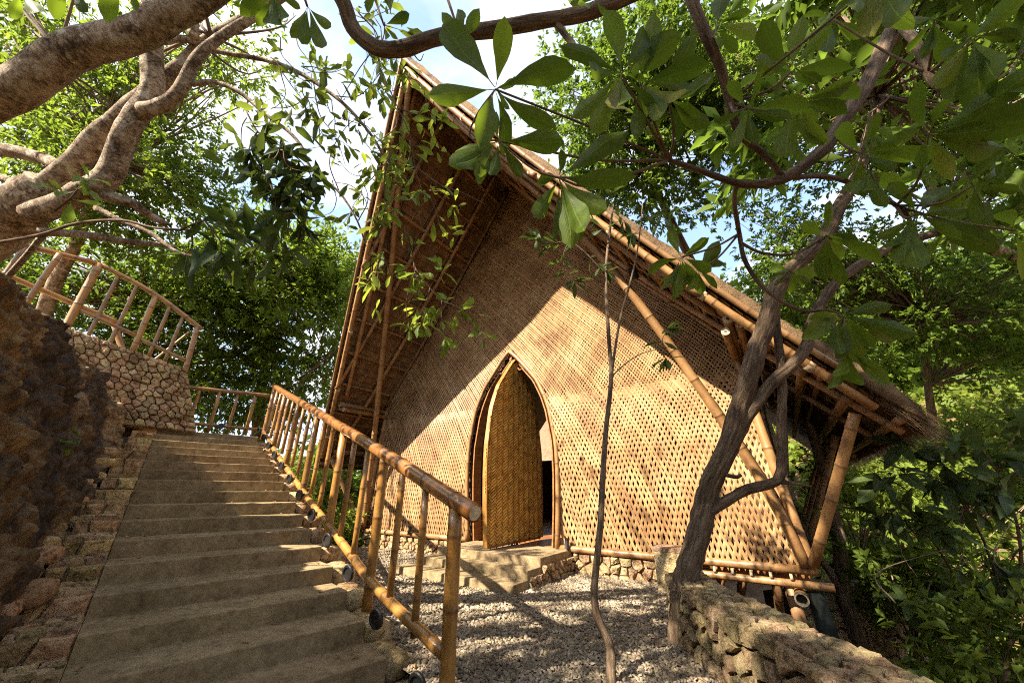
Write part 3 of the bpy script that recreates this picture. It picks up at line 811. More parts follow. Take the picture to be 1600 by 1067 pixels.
# ------------------------------------------------------------------ the bamboo hut
hutt = thing('bamboo_hut', 'tall thatched bamboo hut with pointed woven front wall and arched doorway', 'hut')
def zr(a): return 7.40-1.50*a+.048*a*a
def nr(a): return max(.72, 3.05-.51*a)
RE = -6.5                     # rear end of the roof
AE = 4.62                     # eave
FZ = .27                      # floor level
def R(side, a, n, dz=0.0): return H(TC+side*a, n, zr(a)+dz)
def door_w(z): return 1.03*float(np.interp(z, [.2, .27, .8, 1.3, 1.7, 2.28, 2.5, 2.73, 3.04, 3.2, 3.35], [.79, .79, .83, .85, .84, .74, .65, .54, .29, .155, 0]))
# roof: thatch body, lining of thatch courses, poles
for side in (-1, 1):
    # outer thatch slab
    na_, nn_ = 40, 60
    V = []; F = []; A = []
    for layer in (0, 1):
        for i in range(na_+1):
            a = (AE+.02)*i/na_
            for j in range(nn_+1):
                n = RE+(nr(min(a, AE))+.06-RE)*j/nn_
                dz = .05 if layer == 0 else .21+.05*noise.noise(Vector((a*2.2, n*2.2, side*5)))+.05*(1-(((a/.16) % 1)))
                if layer == 1 and i == na_: dz = .12
                V.append(R(side, a, n+(.03*noise.noise(Vector((a*5, n, 3))) if j == nn_ else 0), dz)); A.append(.5+.5*noise.noise(Vector((a*3, n*3, 1))))
    o2 = (na_+1)*(nn_+1)
    for i in range(na_):
        for j in range(nn_):
            a = i*(nn_+1)+j
            F.append((a, a+1, a+nn_+2, a+nn_+1)); F.append((o2+a, o2+a+nn_+1, o2+a+nn_+2, o2+a+1))
        a = i*(nn_+1)+nn_; F.append((a, o2+a, o2+a+nn_+1, a+nn_+1))
    for j in range(nn_):
        a = na_*(nn_+1)+j; F.append((a, a+1, o2+a+1, o2+a))
    link('thatch', mesh_np('thatch', V, F, True, {'rnd': A}), M['thatch'], hutt)
    # lining: overlapping courses seen from below
    V = []; F = []; A = []
    nc = int(AE/.085); ns = 34
    r = random.Random(side+3)
    for i in range(nc):
        a0 = AE*i/nc; a1 = AE*(i+1)/nc
        n1 = nr((a0+a1)/2)
        for j in range(ns):
            x0 = RE*.45+(n1-RE*.45)*j/ns; x1 = RE*.45+(n1-RE*.45)*(j+1)/ns
            k = len(V); dz = r.uniform(-.006, .006)
            V += [R(side, a0, x0, .02+dz), R(side, a0, x1, .02+dz), R(side, a1, x1, -.018+dz), R(side, a1, x0, -.018+dz), R(side, a1, x0, .03), R(side, a1, x1, .03)]
            F += [(k, k+1, k+2, k+3), (k+3, k+2, k+5, k+4)]
            A += [r.random()]*6
    o = link('thatch_lining', mesh_np('thatch_lining', V, F, False, {'rnd': A}), M['under'], hutt); o['kind'] = 'stuff'
    # straw ends along rake and eave
    V = []; F = []; A = []
    def straw(p, d, w, l):
        k = len(V)
        q = p+d*l
        s = d.cross(Vector((r.uniform(-1, 1), r.uniform(-1, 1), r.uniform(-1, 1)))).normalized()*w
        V.extend([p-s, p+s, q]); F.append((k, k+1, k+2)); A.extend([r.random()]*3)
    for _ in range(26000 if side > 0 else 9000):
        a = AE+.0-.34*r.random(); n = RE+(nr(AE)+.08-RE)*(r.random() if side < 0 else r.random()**.6)
        sl = Vector((HD*side)+Vector((0, 0, -1.05))).normalized()
        d = (sl+Vector((r.gauss(0, .12), r.gauss(0, .12), r.gauss(-.30, .12)))).normalized()
        straw(R(side, a, n, r.uniform(-.02, .20)), d, .0026, r.uniform(.08, .27))
    for _ in range(12000):
        a = AE*r.random(); 
        sl = (HD*side+Vector((0, 0, -1.5+.096*a))).normalized()
        d = (sl*r.uniform(.4, 1.2)+HN*r.uniform(.15, .8)+Vector((r.gauss(0, .1), r.gauss(0, .1), r.gauss(0, .1)))).normalized()
        straw(R(side, a, nr(a)-.02, r.uniform(.06, .24)), d, .0025, r.uniform(.04, .13))
    o = link('straw_fringe', mesh_np('straw_fringe', V, F, False, {'rnd': A}), M['thatch'], hutt); o['kind'] = 'stuff'
    # purlins along the ridge direction
    for i in range(11):
        a = .30+.42*i
        if a > AE-.1: break
        bamboo('purlin', hutt, [R(side, a, -3.2, -.055), R(side, a, nr(a)-.03, -.055)], .028 if i % 2 else .036, M['rafter'], 8, .4)
    # thin split battens down the slope
    for i in range(15):
        n = -1.0+.27*i
        am = min(AE-.05, (3.05-n)/.51-.05)
        if am < .4: continue
        b = Buf()
        pts = [R(side, am*q/8, n, -.022) for q in range(9)]
        V, F = sweep(pts, .010, 5)
        link('batten', mesh_np('batten', V, F, True, {'nd': [0]*len(V)}), M['rafter'], hutt)
    # rafters
    for n in (-2.4, -.35, .55, 1.35, 2.1):
        am = min(AE-.1, (3.05-n)/.51-.05)
        a_lo = 0.0
        bamboo('rafter', hutt, [R(side, a_lo+.05+(am-.05)*q/4, n, -.125) for q in range(5)], .036, M['rafter'], 10, .38)
    # rake poles
    bamboo('rake_pole', hutt, [R(side, a, nr(a)-.05, -.10) for a in (.0, .9, 1.8, 2.7, 3.6, 4.36)], .043, M['pole'], 12, .42, .1)
    bamboo('rake_pole', hutt, [R(side, a, 3.05-.51*a+.06, .06) for a in (.0, .9, 1.8, 2.7, 3.6, 4.25)], .030, M['pole'], 10, .36)
    bamboo('rake_pole', hutt, [R(side, a, nr(a)-.27, -.16) for a in (.0, .9, 1.8, 2.7, 3.35)], .038, M['pole'], 10, .36)
    for a in (.9, 1.75, 2.55, 3.3, 4.0):
        V, F = sweep([R(side, a-.02, nr(a)-.05, -.10), R(side, a+.02, nr(a)-.07, -.10)], [.048, .048], 12)
        link('lashing', mesh_np('lashing', V, F, True, {'nd': [0]*len(V)}), M['cut'], hutt)
    # eave plates
    bamboo('eave_plate', hutt, [R(side, 4.22, -5, -.12), R(side, 4.22, .62, -.12)], .045, M['rafter'], 10, .4)
    bamboo('eave_plate', hutt, [R(side, 3.95, -5, -.12), R(side, 3.95, .75, -.12)], .04, M['rafter'], 10, .4)
    # triple purlin that sticks out beyond the rake
    for (da, dz, rr, ne) in ((0, .02, .052, 1.12), (-.05, -.085, .042, 1.05), (.085, -.05, .040, 1.07)):
        p0, p1 = H(TC+side*(3.46+da), -4.5, 2.62+dz), H(TC+side*(3.46+da), ne, 2.62+dz)
        o = bamboo('plate_pole', hutt, [p0, p1], rr, M['pole'], 14, .45)
        V, F = sweep([p1+HN*.001, p1+HN*.004, p1+HN*.0045], [rr*.98, rr*.98, rr*.45], 14)
        e = link('sawn_end', mesh_np('sawn_end', V, F, False), M['cut'], o)
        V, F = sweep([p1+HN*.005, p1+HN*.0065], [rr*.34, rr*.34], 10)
        link('hollow_shade', mesh_np('hollow_shade', V, F, False), M['black'], o)  # black disc painted in for the shade inside the cane
    # curved arch pole from the prow down to the wall corner
    arch = [(0, 2.92, 7.25), (.84, 2.27, 6.0), (1.56, 1.70, 4.98), (2.19, 1.20, 3.95), (2.75, .75, 2.75), (3.23, .36, 1.52), (3.44, .2, .90), (3.57, .10, .33)]
    arch = [(a, n, min(z, zr(a)-.22)) for a, n, z in arch]
    bamboo('arch_pole', hutt, [H(TC+side*a, n, z) for a, n, z in arch], .052, M['pole'], 12, .45, 0, 40)
    # corner post and side braces down to the wall foot
    bamboo('corner_post', hutt, [H(TC+side*3.62, .06, .26), H(TC+side*3.50, .05, 1.5), H(TC+side*3.40, .0, 2.75)], .050, M['pole'], 12, .42)
    for i, n in enumerate((.12, -1.35, -2.7, -4.1)):
        bamboo('brace', hutt, [H(TC+side*3.63, n, .34), H(TC+side*4.24, n+(.52 if i == 0 else .25), 1.66)], .046 if i == 0 else .04, M['pole'] if i == 0 else M['rafter'], 12, .4)
    # side wall of cane
    b = Buf(); tb(b, TC+side*3.56-.01, TC+side*3.56+.01, -5.2, -.12, FZ, 2.4, .5)
    link('side_wall', b.mesh('side_wall'), M['mat'], hutt)

# ridge pole
bamboo('ridge_pole', hutt, [H(TC, -5, 7.22), H(TC, 3.02, 7.22)], .05, M['rafter'], 10, .4)

# woven front wall
SPC_LO, SPC_HI = .0565, .047   # open weave below, close weave above the seam
ZF = 2.30
zz = np.linspace(.28, 7.4, 800)
tanv = np.interp(zz, [.28, 1.2, 2.0, 2.6, 3.2, 4.0, 7.4], [.34, .40, .54, .72, .84, .90, 1.0])
GG = np.concatenate([[0], np.cumsum((tanv[1:]+tanv[:-1])*.5*np.diff(zz))])
def Gf(z): return np.interp(z, zz, GG)
def wall_n(t, z): return .10*np.sin(np.pi*np.clip((z-.28)/3.6, 0, 1))*np.clip(1-((t-TC)/3.7)**2, 0, 1)+.02
def amax(z): return np.where(z < 2.98, 3.60-.06*(z-.3), 9)
def inside(t, z):
    a = np.abs(t-TC)
    dw = 1.03*np.interp(z, [.2, .27, .8, 1.3, 1.7, 2.28, 2.5, 2.73, 3.04, 3.2, 3.35, 3.36], [.79, .79, .83, .85, .84, .74, .65, .54, .29, .155, .0, -1])
    lim = np.where(t > TC, amax(z), amax(z)+.14*np.clip(1-(z-.3)/1.8, 0, 1))
    return (z < zr(a)-.03) & (a < lim) & (a > dw-.01)
panel = link('woven_wall', None, None, hutt)
hi_V, hi_F, hi_A = [], [], []
for band, SPC, zlo, zhi in ((0, SPC_LO, .28, ZF+.05), (1, SPC_HI, ZF-.05, 7.38)):
  n_f = int(9.4/SPC)
  for fam in (1, -1):
    for i in range(n_f):
        base, obase = (-6.9, -5.9) if fam > 0 else (-5.9, -6.9)
        t0 = base+i*SPC+random.uniform(-.006, .006)
        zs = [zlo+random.uniform(-.04, .04)*(band == 1)]
        ze = zhi+random.uniform(-.04, .04)
        while zs[-1] < ze:
            tv = np.interp(zs[-1], zz, tanv); zs.append(zs[-1]+.06)
        zs = np.array(zs)
        wig = .006*np.sin(zs*2.3+i*.85)+.003*np.sin(zs*5.1+i*.45)
        g = Gf(zs)
        t = t0+fam*g+wig
        ok = inside(t, zs)
        if ok.sum() < 3: continue
        other = (t+fam*g-obase)/SPC
        off = (.0045 if fam < 0 else -.0035)+.0012*np.cos(np.pi*other)
        tv = np.interp(zs, zz, tanv)*fam
        ln = np.sqrt(1+tv*tv)
        wx, wz = 1/ln, -tv/ln
        hw = (.0142 if band == 0 else .0098)*(1+.12*math.sin(i*2.1))+zs*0
        nb = wall_n(t, zs)+off
        V = []; F = []
        prev = None
        for q in np.where(ok)[0]:
            k = len(V)
            V += [H(t[q]-wx[q]*hw[q], nb[q], zs[q]-wz[q]*hw[q]), H(t[q], nb[q]+.005, zs[q]), H(t[q]+wx[q]*hw[q], nb[q], zs[q]+wz[q]*hw[q]), H(t[q], nb[q]-.003, zs[q])]
            if prev is not None and q == prev+1:
                for e in range(4):
                    F.append((k-4+e, k-4+(e+1) % 4, k+(e+1) % 4, k+e))
            prev = q
        if band:
            o_ = len(hi_V); hi_V += V; hi_F += [tuple(x+o_ for x in f_) for f_ in F]; hi_A += [random.random()]*len(V)
        elif F:
            link('cane_strip', mesh_np('cane_strip', V, F, False), M['cane'], panel)
o = link('close_weave', mesh_np('close_weave', hi_V, hi_F, False, {'rnd': hi_A}), M['cane_hi'], panel); o['kind'] = 'stuff'
# dark sheet added behind the weave so that its gaps look dark
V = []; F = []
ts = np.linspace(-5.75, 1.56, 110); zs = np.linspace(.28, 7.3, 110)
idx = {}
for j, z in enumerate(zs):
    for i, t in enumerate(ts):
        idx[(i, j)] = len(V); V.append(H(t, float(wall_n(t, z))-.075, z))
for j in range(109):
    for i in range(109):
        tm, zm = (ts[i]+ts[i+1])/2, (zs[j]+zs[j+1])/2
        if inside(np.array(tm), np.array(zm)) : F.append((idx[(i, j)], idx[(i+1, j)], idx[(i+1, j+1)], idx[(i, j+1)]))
link('dark_backing', mesh_np('dark_backing', V, F, False), M['mat'], hutt)
# edge trim poles where the wall meets the roof
for side in (-1, 1):
    bamboo('wall_plate', hutt, [H(TC+side*a, .07, zr(a)-.09) for a in (.1, 1.1, 2.1, 3.38)], .030, M['rafter'], 8, .4)
# base beams
for t0, t1, z, n, r_ in ((-1.2, 1.62, .285, .06, .042), (.30, 1.72, .165, .10, .036), (-5.75, -2.86, .285, .06, .042)):
    bamboo('base_beam', hutt, [H(t0, n, z), H(t1, n, z)], r_, M['pole'], 12, .5)
for i in range(7):
    t = .38+.17*i
    V, F = sweep([H(t, .125, .222)-HD*.012, H(t, .125, .222)+HD*.012], [.030, .030], 10)
    link('lashing', mesh_np('lashing', V, F, True, {'nd': [0]*len(V)}), M['cut'], hutt)
# struts under the deck, a hollow beam end, a wrapped stilt
for t0, n0, t1, n1 in ((.75, -.1, .35, -1.0), (.95, -.1, .65, -1.0), (1.25, -.1, 1.15, -.7)):
    bamboo('strut', hutt, [H(t0, n0, .14), H(t1, n1, -.62)], .045, M['rafter'], 10, .4)
V, F = sweep([H(1.44, -1.5, .055), H(1.44, .20, .055)], [.058, .058], 16, cap=False)
o = link('floor_beam', mesh_np('floor_beam', V, F, True, {'nd': [0]*len(V)}), M['pole'], hutt)
p1 = H(1.44, .20, .055)
V, F = sweep([p1, p1+HN*.004, p1+HN*.004, p1+HN*-.10], [.058, .058, .045, .043], 18, cap=False)
link('sawn_end', mesh_np('sawn_end', V, F, False), M['cut'], o)
V, F = sweep([p1-HN*.09, p1-HN*.095], [.044, .044], 14); link('hollow_shade', mesh_np('hollow_shade', V, F, False), M['black'], o)  # black disc across the bore stands for the dark inside
bamboo('stilt', hutt, [H(1.36, -.15, .15), H(1.42, -.2, -1.2)], .06, M['rafter'], 12, .4)
V, F = sweep([H(1.55, .02, .10), H(1.57, .02, -.2), H(1.66, .05, -1.1)], [.075, .078, .085], 14, True, .08, 3)
link('drain_pipe', mesh_np('drain_pipe', V, F), M['pipe'], hutt)
b = Buf(); tb(b, -5.7, 1.55, -5.3, -.10, .10, FZ-.005); link('floor_deck', b.mesh('floor_deck'), M['wood'], hutt)
b = Buf(); tb(b, -5.7, 1.55, -5.4, -5.3, .1, 1.9, .5); link('back_wall', b.mesh('back_wall'), M['mat'], hutt)  # unseen wall kept low so that sky light gets inside
# small black spot lamps at the wall foot and one under the right eave
def spot(p, d, r_, l):
    d = d.normalized()
    V, F = sweep([p, p+d*l*.75, p+d*l, p+d*(l-.01)], [r_, r_, r_*1.12, r_*.9], 14)
    return link('spot_lamp', mesh_np('spot_lamp', V, F, False), M['black'], hutt)
for t in (-1.05, .12, -3.05, -4.2):
    spot(H(t, .14, .29), Vector((0, 0, 1))-HN*.25, .028, .13)
spot(R(1, 2.55, 1.0, -.22), Vector((0, 0, -.8))-HN*.6, .062, .15)

# door frame: bent bamboo, timber reveal
def ogive(off=0.0, n=0.0, k=26):
    zs_ = np.concatenate([np.linspace(.28, 2.2, 9), np.linspace(2.4, 3.345, k-9)])
    Lp = [H(TC-max(door_w(z)+off, .0), n, z+(off if z > 3 else 0)) for z in zs_]
    Rp = [H(TC+max(door_w(z)+off, .0), n, z+(off if z > 3 else 0)) for z in zs_]
    return Lp, Rp
fr = link('door_frame', None, None, hutt)
for pts in ogive(0.0, .10): bamboo('frame_pole', fr, pts, .034, M['pole'], 10, .5, 0, 40)
for pts in ogive(-.05, -.02): bamboo('frame_pole', fr, pts, .030, M['bamboo'], 10, .5, 0, 40)
for s_, pts in zip((-1, 1), ogive(-.085, 0)):
    V = []; F = []
    for i, p in enumerate(pts):
        ins = -HD*s_*.022
        V += [p+HN*.06, p-HN*.14, p-HN*.14+ins, p+HN*.06+ins]
        if i:
            for e in range(4): F.append((4*i-4+e, 4*i-4+(e+1) % 4, 4*i+(e+1) % 4, 4*i+e))
    link('reveal', mesh_np('reveal', V, F, False), M['wood'], fr)
# pivoted door, standing open square to the wall
door = link('door', None, None, hutt)
DT0, DN0, DT1, DN1 = -1.965, -.74, -1.925, .78
dx = (HD*(DT1-DT0)+HN*(DN1-DN0)); dw_ = dx.length; dx.normalize(); dn = dx.cross(Vector((0, 0, 1))).normalized()
if dn.dot(HD) < 0: dn = -dn
dc = H((DT0+DT1)/2, (DN0+DN1)/2, 0)
def dhw(z): return door_w(z*1.045)*.925 if z < 3.2 else 0
def Dp(x, z, o): return dc+dx*x+dn*o+Vector((0, 0, z))
zs_ = np.concatenate([np.linspace(.31, 2.1, 9), np.linspace(2.2, 3.19, 18)])
outl = [(-dhw(z), z) for z in zs_]+[(dhw(z), z) for z in zs_[::-1]]
V = [Dp(x, z, .012) for x, z in outl]+[Dp(x, z, -.03) for x, z in outl]; n_ = len(outl)
link('core_board', mesh_np('core_board', V, [tuple(range(n_)), tuple(range(2*n_-1, n_-1, -1))]+[(i, (i+1) % n_, n_+(i+1) % n_, n_+i) for i in range(n_)], False), M['mat'], door)
# herringbone plait: short slats, alternate columns slant the other way
b = Buf(); cw = .075; lh = .044
r = random.Random(5)
for i in range(-11, 11):
    sgn = 1 if i % 2 else -1
    for j in range(-2, 90):
        z0 = .30+j*lh
        x0, x1 = i*cw, (i+1)*cw
        zc = z0+lh*.5
        if abs((x0+x1)/2) > dhw(min(max(zc, .31), 3.3))-.012 or zc < .31 or zc > 3.13: continue
        sl = sgn*cw*.42
        g = .008
        lo, hi = (.016, .032) if sgn > 0 else (.032, .016)
        lo += r.uniform(-.003, .003); hi += r.uniform(-.003, .003)
        a_ = (r.uniform(.0, .72) if sgn > 0 else r.uniform(.25, 1.0))  # sheen of the two slants painted in as darker and lighter tone
        if r.random() < .05: a_ *= .15
        p = [(x0-g, z0-sl+g, lo), (x1+g, z0+sl+g, hi), (x1+g, z0+sl+lh-g, hi), (x0-g, z0-sl+lh-g, lo)]
        V = [Dp(x, z, o_) for x, z, o_ in p]+[Dp(x, z, .011) for x, z, o_ in p]
        b.add(V, [(0, 1, 2, 3), (0, 4, 5, 1), (1, 5, 6, 2), (2, 6, 7, 3), (3, 7, 4, 0)], a_)
o = link('plaited_slats', b.mesh('plaited_slats'), M['plait'], door); o['kind'] = 'stuff'
for sg in (-1, 1):
    pts = [Dp(sg*dhw(z), z, -.004) for z in zs_]
    V = []; F = []
    for i, p in enumerate(pts):
        e = dx*sg
        V += [p+dn*.036-e*.012, p+dn*.036+e*.014, p-dn*.034+e*.014, p-dn*.034-e*.012]
        if i:
            for q in range(4): F.append((4*i-4+q, 4*i-4+(q+1) % 4, 4*i+(q+1) % 4, 4*i+q))
    link('edge_strip', mesh_np('edge_strip', V, F, False), M['bamboo'] if sg > 0 else M['wood'], door)
b = Buf(); b.box(Dp(-.70, .295, -.03), dx*1.40, dn*.06, Vector((0, 0, .03))); link('bottom_rail', b.mesh('bottom_rail'), M['wood'], door)
for x in (-.02, .12):
    V, F = sweep([Dp(x, FZ, 0), Dp(x, .30, 0)], [.02, .015], 8); link('pivot', mesh_np('pivot', V, F), M['black'], door)

# inside: plank table, bench, hanging cloth, bamboo posts
tbn = thing('wooden_table', 'low brown wooden table standing just inside the open doorway', 'table')
b = Buf(); tb(b, -1.85, -.9, -1.9, -1.3, .74, .78); link('tabletop', b.mesh('tabletop'), M['wood'], tbn)
b = Buf(); tb(b, -1.83, -.92, -1.88, -1.32, .62, .738); link('drawer_box', b.mesh('drawer_box'), M['wood'], tbn)
for t in (-1.8, -.98):
    for n in (-1.86, -1.38):
        b = Buf(); tb(b, t, t+.05, n, n+.05, FZ, .62); link('leg', b.mesh('leg'), M['wood'], tbn)
b = Buf(); tb(b, -1.8, -.95, -1.85, -1.36, .42, .45); link('shelf', b.mesh('shelf'), M['wood'], tbn)
tr = thing('tray', 'pale folded cloth on a flat tray on the wooden table', 'tray')
b = Buf(); tb(b, -1.7, -1.4, -1.7, -1.45, .782, .80); link('tray_base', b.mesh('tray_base'), M['wood'], tr)
b = Buf(); tb(b, -1.66, -1.45, -1.66, -1.49, .801, .83); link('folded_cloth', b.mesh('folded_cloth'), M['cream'], tr)
cl = thing('hanging_cloth', 'pale cloth drape hanging inside the doorway on the right', 'cloth')
V = []; F = []
for i in range(13):
    for j in range(25):
        f = i/12; g = j/24
        z = 3.1-1.45*g
        V.append(H(-1.15+.08*f-.42*f*(1-g)**.5*math.sin(math.pi*min(1, .25+g)), -.32-.25*f+.03*math.sin(f*9+g*2), z))
for i in range(12):
    for j in range(24): F.append((i*25+j, (i+1)*25+j, (i+1)*25+j+1, i*25+j+1))
o = link('drape', mesh_np('drape', V, F), M['cream'], cl); md = o.modifiers.new('thick', 'SOLIDIFY'); md.thickness = .006
for (t, n) in ((-1.62, -2.2), (-1.45, -2.25), (-1.28, -2.2), (-2.5, -2.4)):
    bamboo('inner_post', hutt, [H(t, n, FZ), H(t, n, 4.6)], .055, M['bamboo'], 10, .4)
b = Buf(); tb(b, -1.75, -.7, -2.3, -2.24, 1.7, 1.82); link('cross_rail', b.mesh('cross_rail'), M['wood'], hutt)

# plinth under the wall
pt = thing('stone_plinth', 'low plinth of pale fitted stones under the right half of the woven wall', 'plinth')
stones(pt, patch(H(-.99, .02, -.05), HD, (0, 0, 1), HN), 1.25, .29, .11, .055, M['limestone'], 71, gap=.010)
b = Buf(); tb(b, -.99, .26, -.25, .015, -.3, .24); link('core', b.mesh('core'), M['paste'], pt)
pt = thing('stone_plinth', 'shaded plinth of small round stones under the left half of the woven wall', 'plinth')
stones(pt, patch(H(-5.8, .02, -.05), HD, (0, 0, 1), HN), 3.0, .29, .10, .055, M['limestone'], 72, gap=.012)
b = Buf(); tb(b, -5.8, -2.82, -.25, .015, -.5, .24); link('core', b.mesh('core'), M['mortar'], pt)
# entrance steps
es = thing('entrance_steps', 'three wide concrete steps with a stone side in front of the arched doorway', 'steps')
for (t0, t1, n1, z0, z1) in ((-2.74, -1.03, .86, -.12, .275), (-2.80, -1.03, 1.15, -.12, .183), (-2.96, -1.03, 1.43, -.12, .092)):
    b = Buf()
    n0 = {.86: .0, 1.15: .80, 1.43: 1.10}[n1]
    tb(b, t0, t1, n0, n1, z0, z1, .5)
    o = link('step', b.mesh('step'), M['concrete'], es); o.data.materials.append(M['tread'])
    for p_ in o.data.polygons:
        if p_.normal.z > .6: p_.material_index = 1  # shade on risers and bounce off treads put into the colours
    bv = o.modifiers.new('worn_edge', 'BEVEL'); bv.width = .008; bv.segments = 2
for n0, n1, hh in ((.0, .84, .20), (.84, 1.13, .12)):
    stones(es, patch(H(-1.025, n1, -.03), -HN, (0, 0, 1), HD), n1-n0, hh+.03, .085, .035, M['limestone'], int(80+n1*10), gap=.010)
# stone retaining wall below the hut deck on the right
lw = thing('retaining_wall', 'brown stone retaining wall low behind the hut stilts on the right', 'stone wall')
q0 = Vector((3.35, 5.2, -1.5)); q1 = Vector((5.4, 5.9, -1.5))
stones(lw, patch(q0, q1-q0, (0, 0, 1), (q1-q0).cross(Vector((0, 0, 1)))), (q1-q0).length, 1.35, .20, .06, M['wallstone'], 91, gap=.014)
b = Buf(); b.box(q0+Vector((0, .02, -.4)), q1-q0, (-.1, .4, 0), (0, 0, 1.72)); link('core', b.mesh('core'), M['mortar'], lw)

# ------------------------------------------------------------------ leaves and trees
def leaf_mesh(name, wmax, seed, rows=9, obov=.66, droop=.16, wave=.03, fold=.16, tip=.06):
    r = random.Random(seed)
    V = []; F = []; UV = []
    ph = r.uniform(0, 6); tw = r.uniform(-.6, .6); dr = droop*r.uniform(-.2, 2.8); sb = r.uniform(-.06, .06)
    for i in range(rows+1):
        s = i/rows
        if s < .10: w = .006+.02*s
        else:
            q = (s-.10)/.90
            w = wmax*(math.sin(math.pi*q**(.9 if obov < .6 else 1.8))**(.75 if obov < .6 else .66))*(1 if q < 1 else 0)+.004
        if i == rows: w = .0015
        zc = -dr*s*s+.02*math.sin(s*7+ph)
        for sgn in (-1, -.5, 0, .5, 1):
            wv = wave*math.sin(s*17+ph+sgn*1.3)*(abs(sgn) == 1)
            x = s; y = sb*math.sin(s*3)+sgn*w*(1+.6*wv/ max(wave, 1e-6)*.06); z = zc+abs(sgn)*w*fold*2.0+wv*.7*min(1, w/wmax)
            ca, sa = math.cos(tw*s), math.sin(tw*s)
            V.append((x, y*ca-(z-zc)*sa, zc+y*sa+(z-zc)*ca)); UV.append((.5+.5*sgn, s))
    for i in range(rows):
        for k in range(4):
            a = i*5+k; F.append((a, a+1, a+6, a+5))
    return mesh_np(name, V, F, True, None, UV)
def leaf_set(nm, mat, wmax, n=6, **kw):
    out = []
    for i in range(n):
        me = leaf_mesh(nm, wmax*random.uniform(.85, 1.15), 1000+i*7+len(nm), **kw); me.materials.append(M[mat]); out.append(me)
    return out
LEAF_BROAD = leaf_set('broad_leaf', 'leaf_broad', .155, 8, obov=.7, fold=.22)
LEAF_FRESH = leaf_set('fresh_leaf', 'leaf_fresh', .17, 6, rows=6, obov=.7)
LEAF_DUSK = leaf_set('narrow_leaf', 'leaf_dusk', .15, 6, rows=6, obov=.5)
LEAF_SHRUB = leaf_set('shrub_leaf', 'leaf_shrub', .19, 6, rows=6, obov=.5)
CAMP = Vector((0, 0, 1.0))
def put_leaf(parent, meshes, base, d, length, roll=.55, face=None):
    """one leaf from base along d; its blade turns towards 'face' give or take roll"""
    d = d.normalized()
    up = (face if face is not None else Vector((0, 0, 1)))
    up = up-d*up.dot(d)
    if up.length < .05: up = d.orthogonal()
    up.normalize(); side = up.cross(d)
    a = random.gauss(0, roll)
    up2 = up*math.cos(a)+side*math.sin(a); side2 = up2.cross(d)
    from mathutils import Matrix
    m = Matrix(((d.x*length, side2.x*length, up2.x*length, base.x), (d.y*length, side2.y*length, up2.y*length, base.y), (d.z*length, side2.z*length, up2.z*length, base.z), (0, 0, 0, 1)))
    o = bpy.data.objects.new('leaf', random.choice(meshes)); COL.objects.link(o); o.parent = parent; o.matrix_world = m
    return o
def rnd_dir():
    z = random.uniform(-1, 1); a = random.uniform(0, 2*math.pi); q = math.sqrt(1-z*z)
    return Vector((q*math.cos(a), q*math.sin(a), z))
def branch(name, parent, pts, r0, r1, mat, sides=10, wob=.14, n=None, seed=0, label=None, furrow=0.0):
    n = n or max(6, len(pts)*5)
    P = catmull(pts, n)
    # gentle wander
    Q = []
    for i, p in enumerate(P):
        k = math.sin(math.pi*i/n)
        Q.append(p+Vector((noise.noise(p*2.3+Vector((seed, 0, 0))), noise.noise(p*2.3+Vector((0, seed, 4))), noise.noise(p*2.3+Vector((7, 2, seed)))))*r0*.5*k)
    R_ = [(r0+(r1-r0)*(i/n)**.9) for i in range(n+1)]
    V, F = sweep(Q, R_, sides, True, wob, seed, furrow)
    vec = []; ln = 0
    for i in range(n+1):
        if i: ln += (Q[i]-Q[i-1]).length
        for k in range(sides):
            a = 2*math.pi*k/sides; vec.append((math.cos(a)*R_[i], math.sin(a)*R_[i], ln+seed*.37))
    return link(name, mesh_np(name, V, F, True, None, None, vec), mat, parent)
class Twigs:
    def __init__(s): s.V = []; s.F = []
    def add(s, pts, r0, r1, sides=5, n=None):
        n = n or max(4, len(pts)*3)
        P = catmull(pts, n) if len(pts) > 2 else [Vector(pts[0]).lerp(Vector(pts[1]), i/3) for i in range(4)]
        m_ = len(P)-1
        V, F = sweep(P, [r0+(r1-r0)*i/m_ for i in range(m_+1)], sides, True)
        o = len(s.V); s.V += V; s.F += [tuple(i+o for i in f) for f in F]
        return P
    def done(s, parent, mat):
        if s.V:
            o = link('twigs', mesh_np('twigs', s.V, s.F, True), mat, parent); o['kind'] = 'stuff'
SUNV = np.array(TOSUN)
_HA, _HD, _HN = np.array(HA), np.array(HD), np.array(HN)
def sunlit_spots(P):
    """True where a leaf would throw its shade on a place that lies in open sun: the right half of the wall and the yard in front of it"""
    s = (P-_HA)@_HN/(SUNV@_HN)
    Q = P-SUNV*s[:, None]
    t = (Q-_HA)@_HD; z = Q[:, 2]
    wall = (s > .05) & (t > -2.9) & (t < 1.7) & (z > -.1) & (z < 3.9)
    wall |= (s > .05) & (t > -5.2) & (t <= -2.9) & (z > .2) & (z < 1.9)
    sg = P[:, 2]/SUNV[2]; G = P-SUNV*sg[:, None]
    tn = (G-_HA)@_HN; tt = (G-_HA)@_HD
    yard = (tn > -.1) & (tn < 1.5) & (tt > -1.1) & (tt < .6)
    return wall, yard
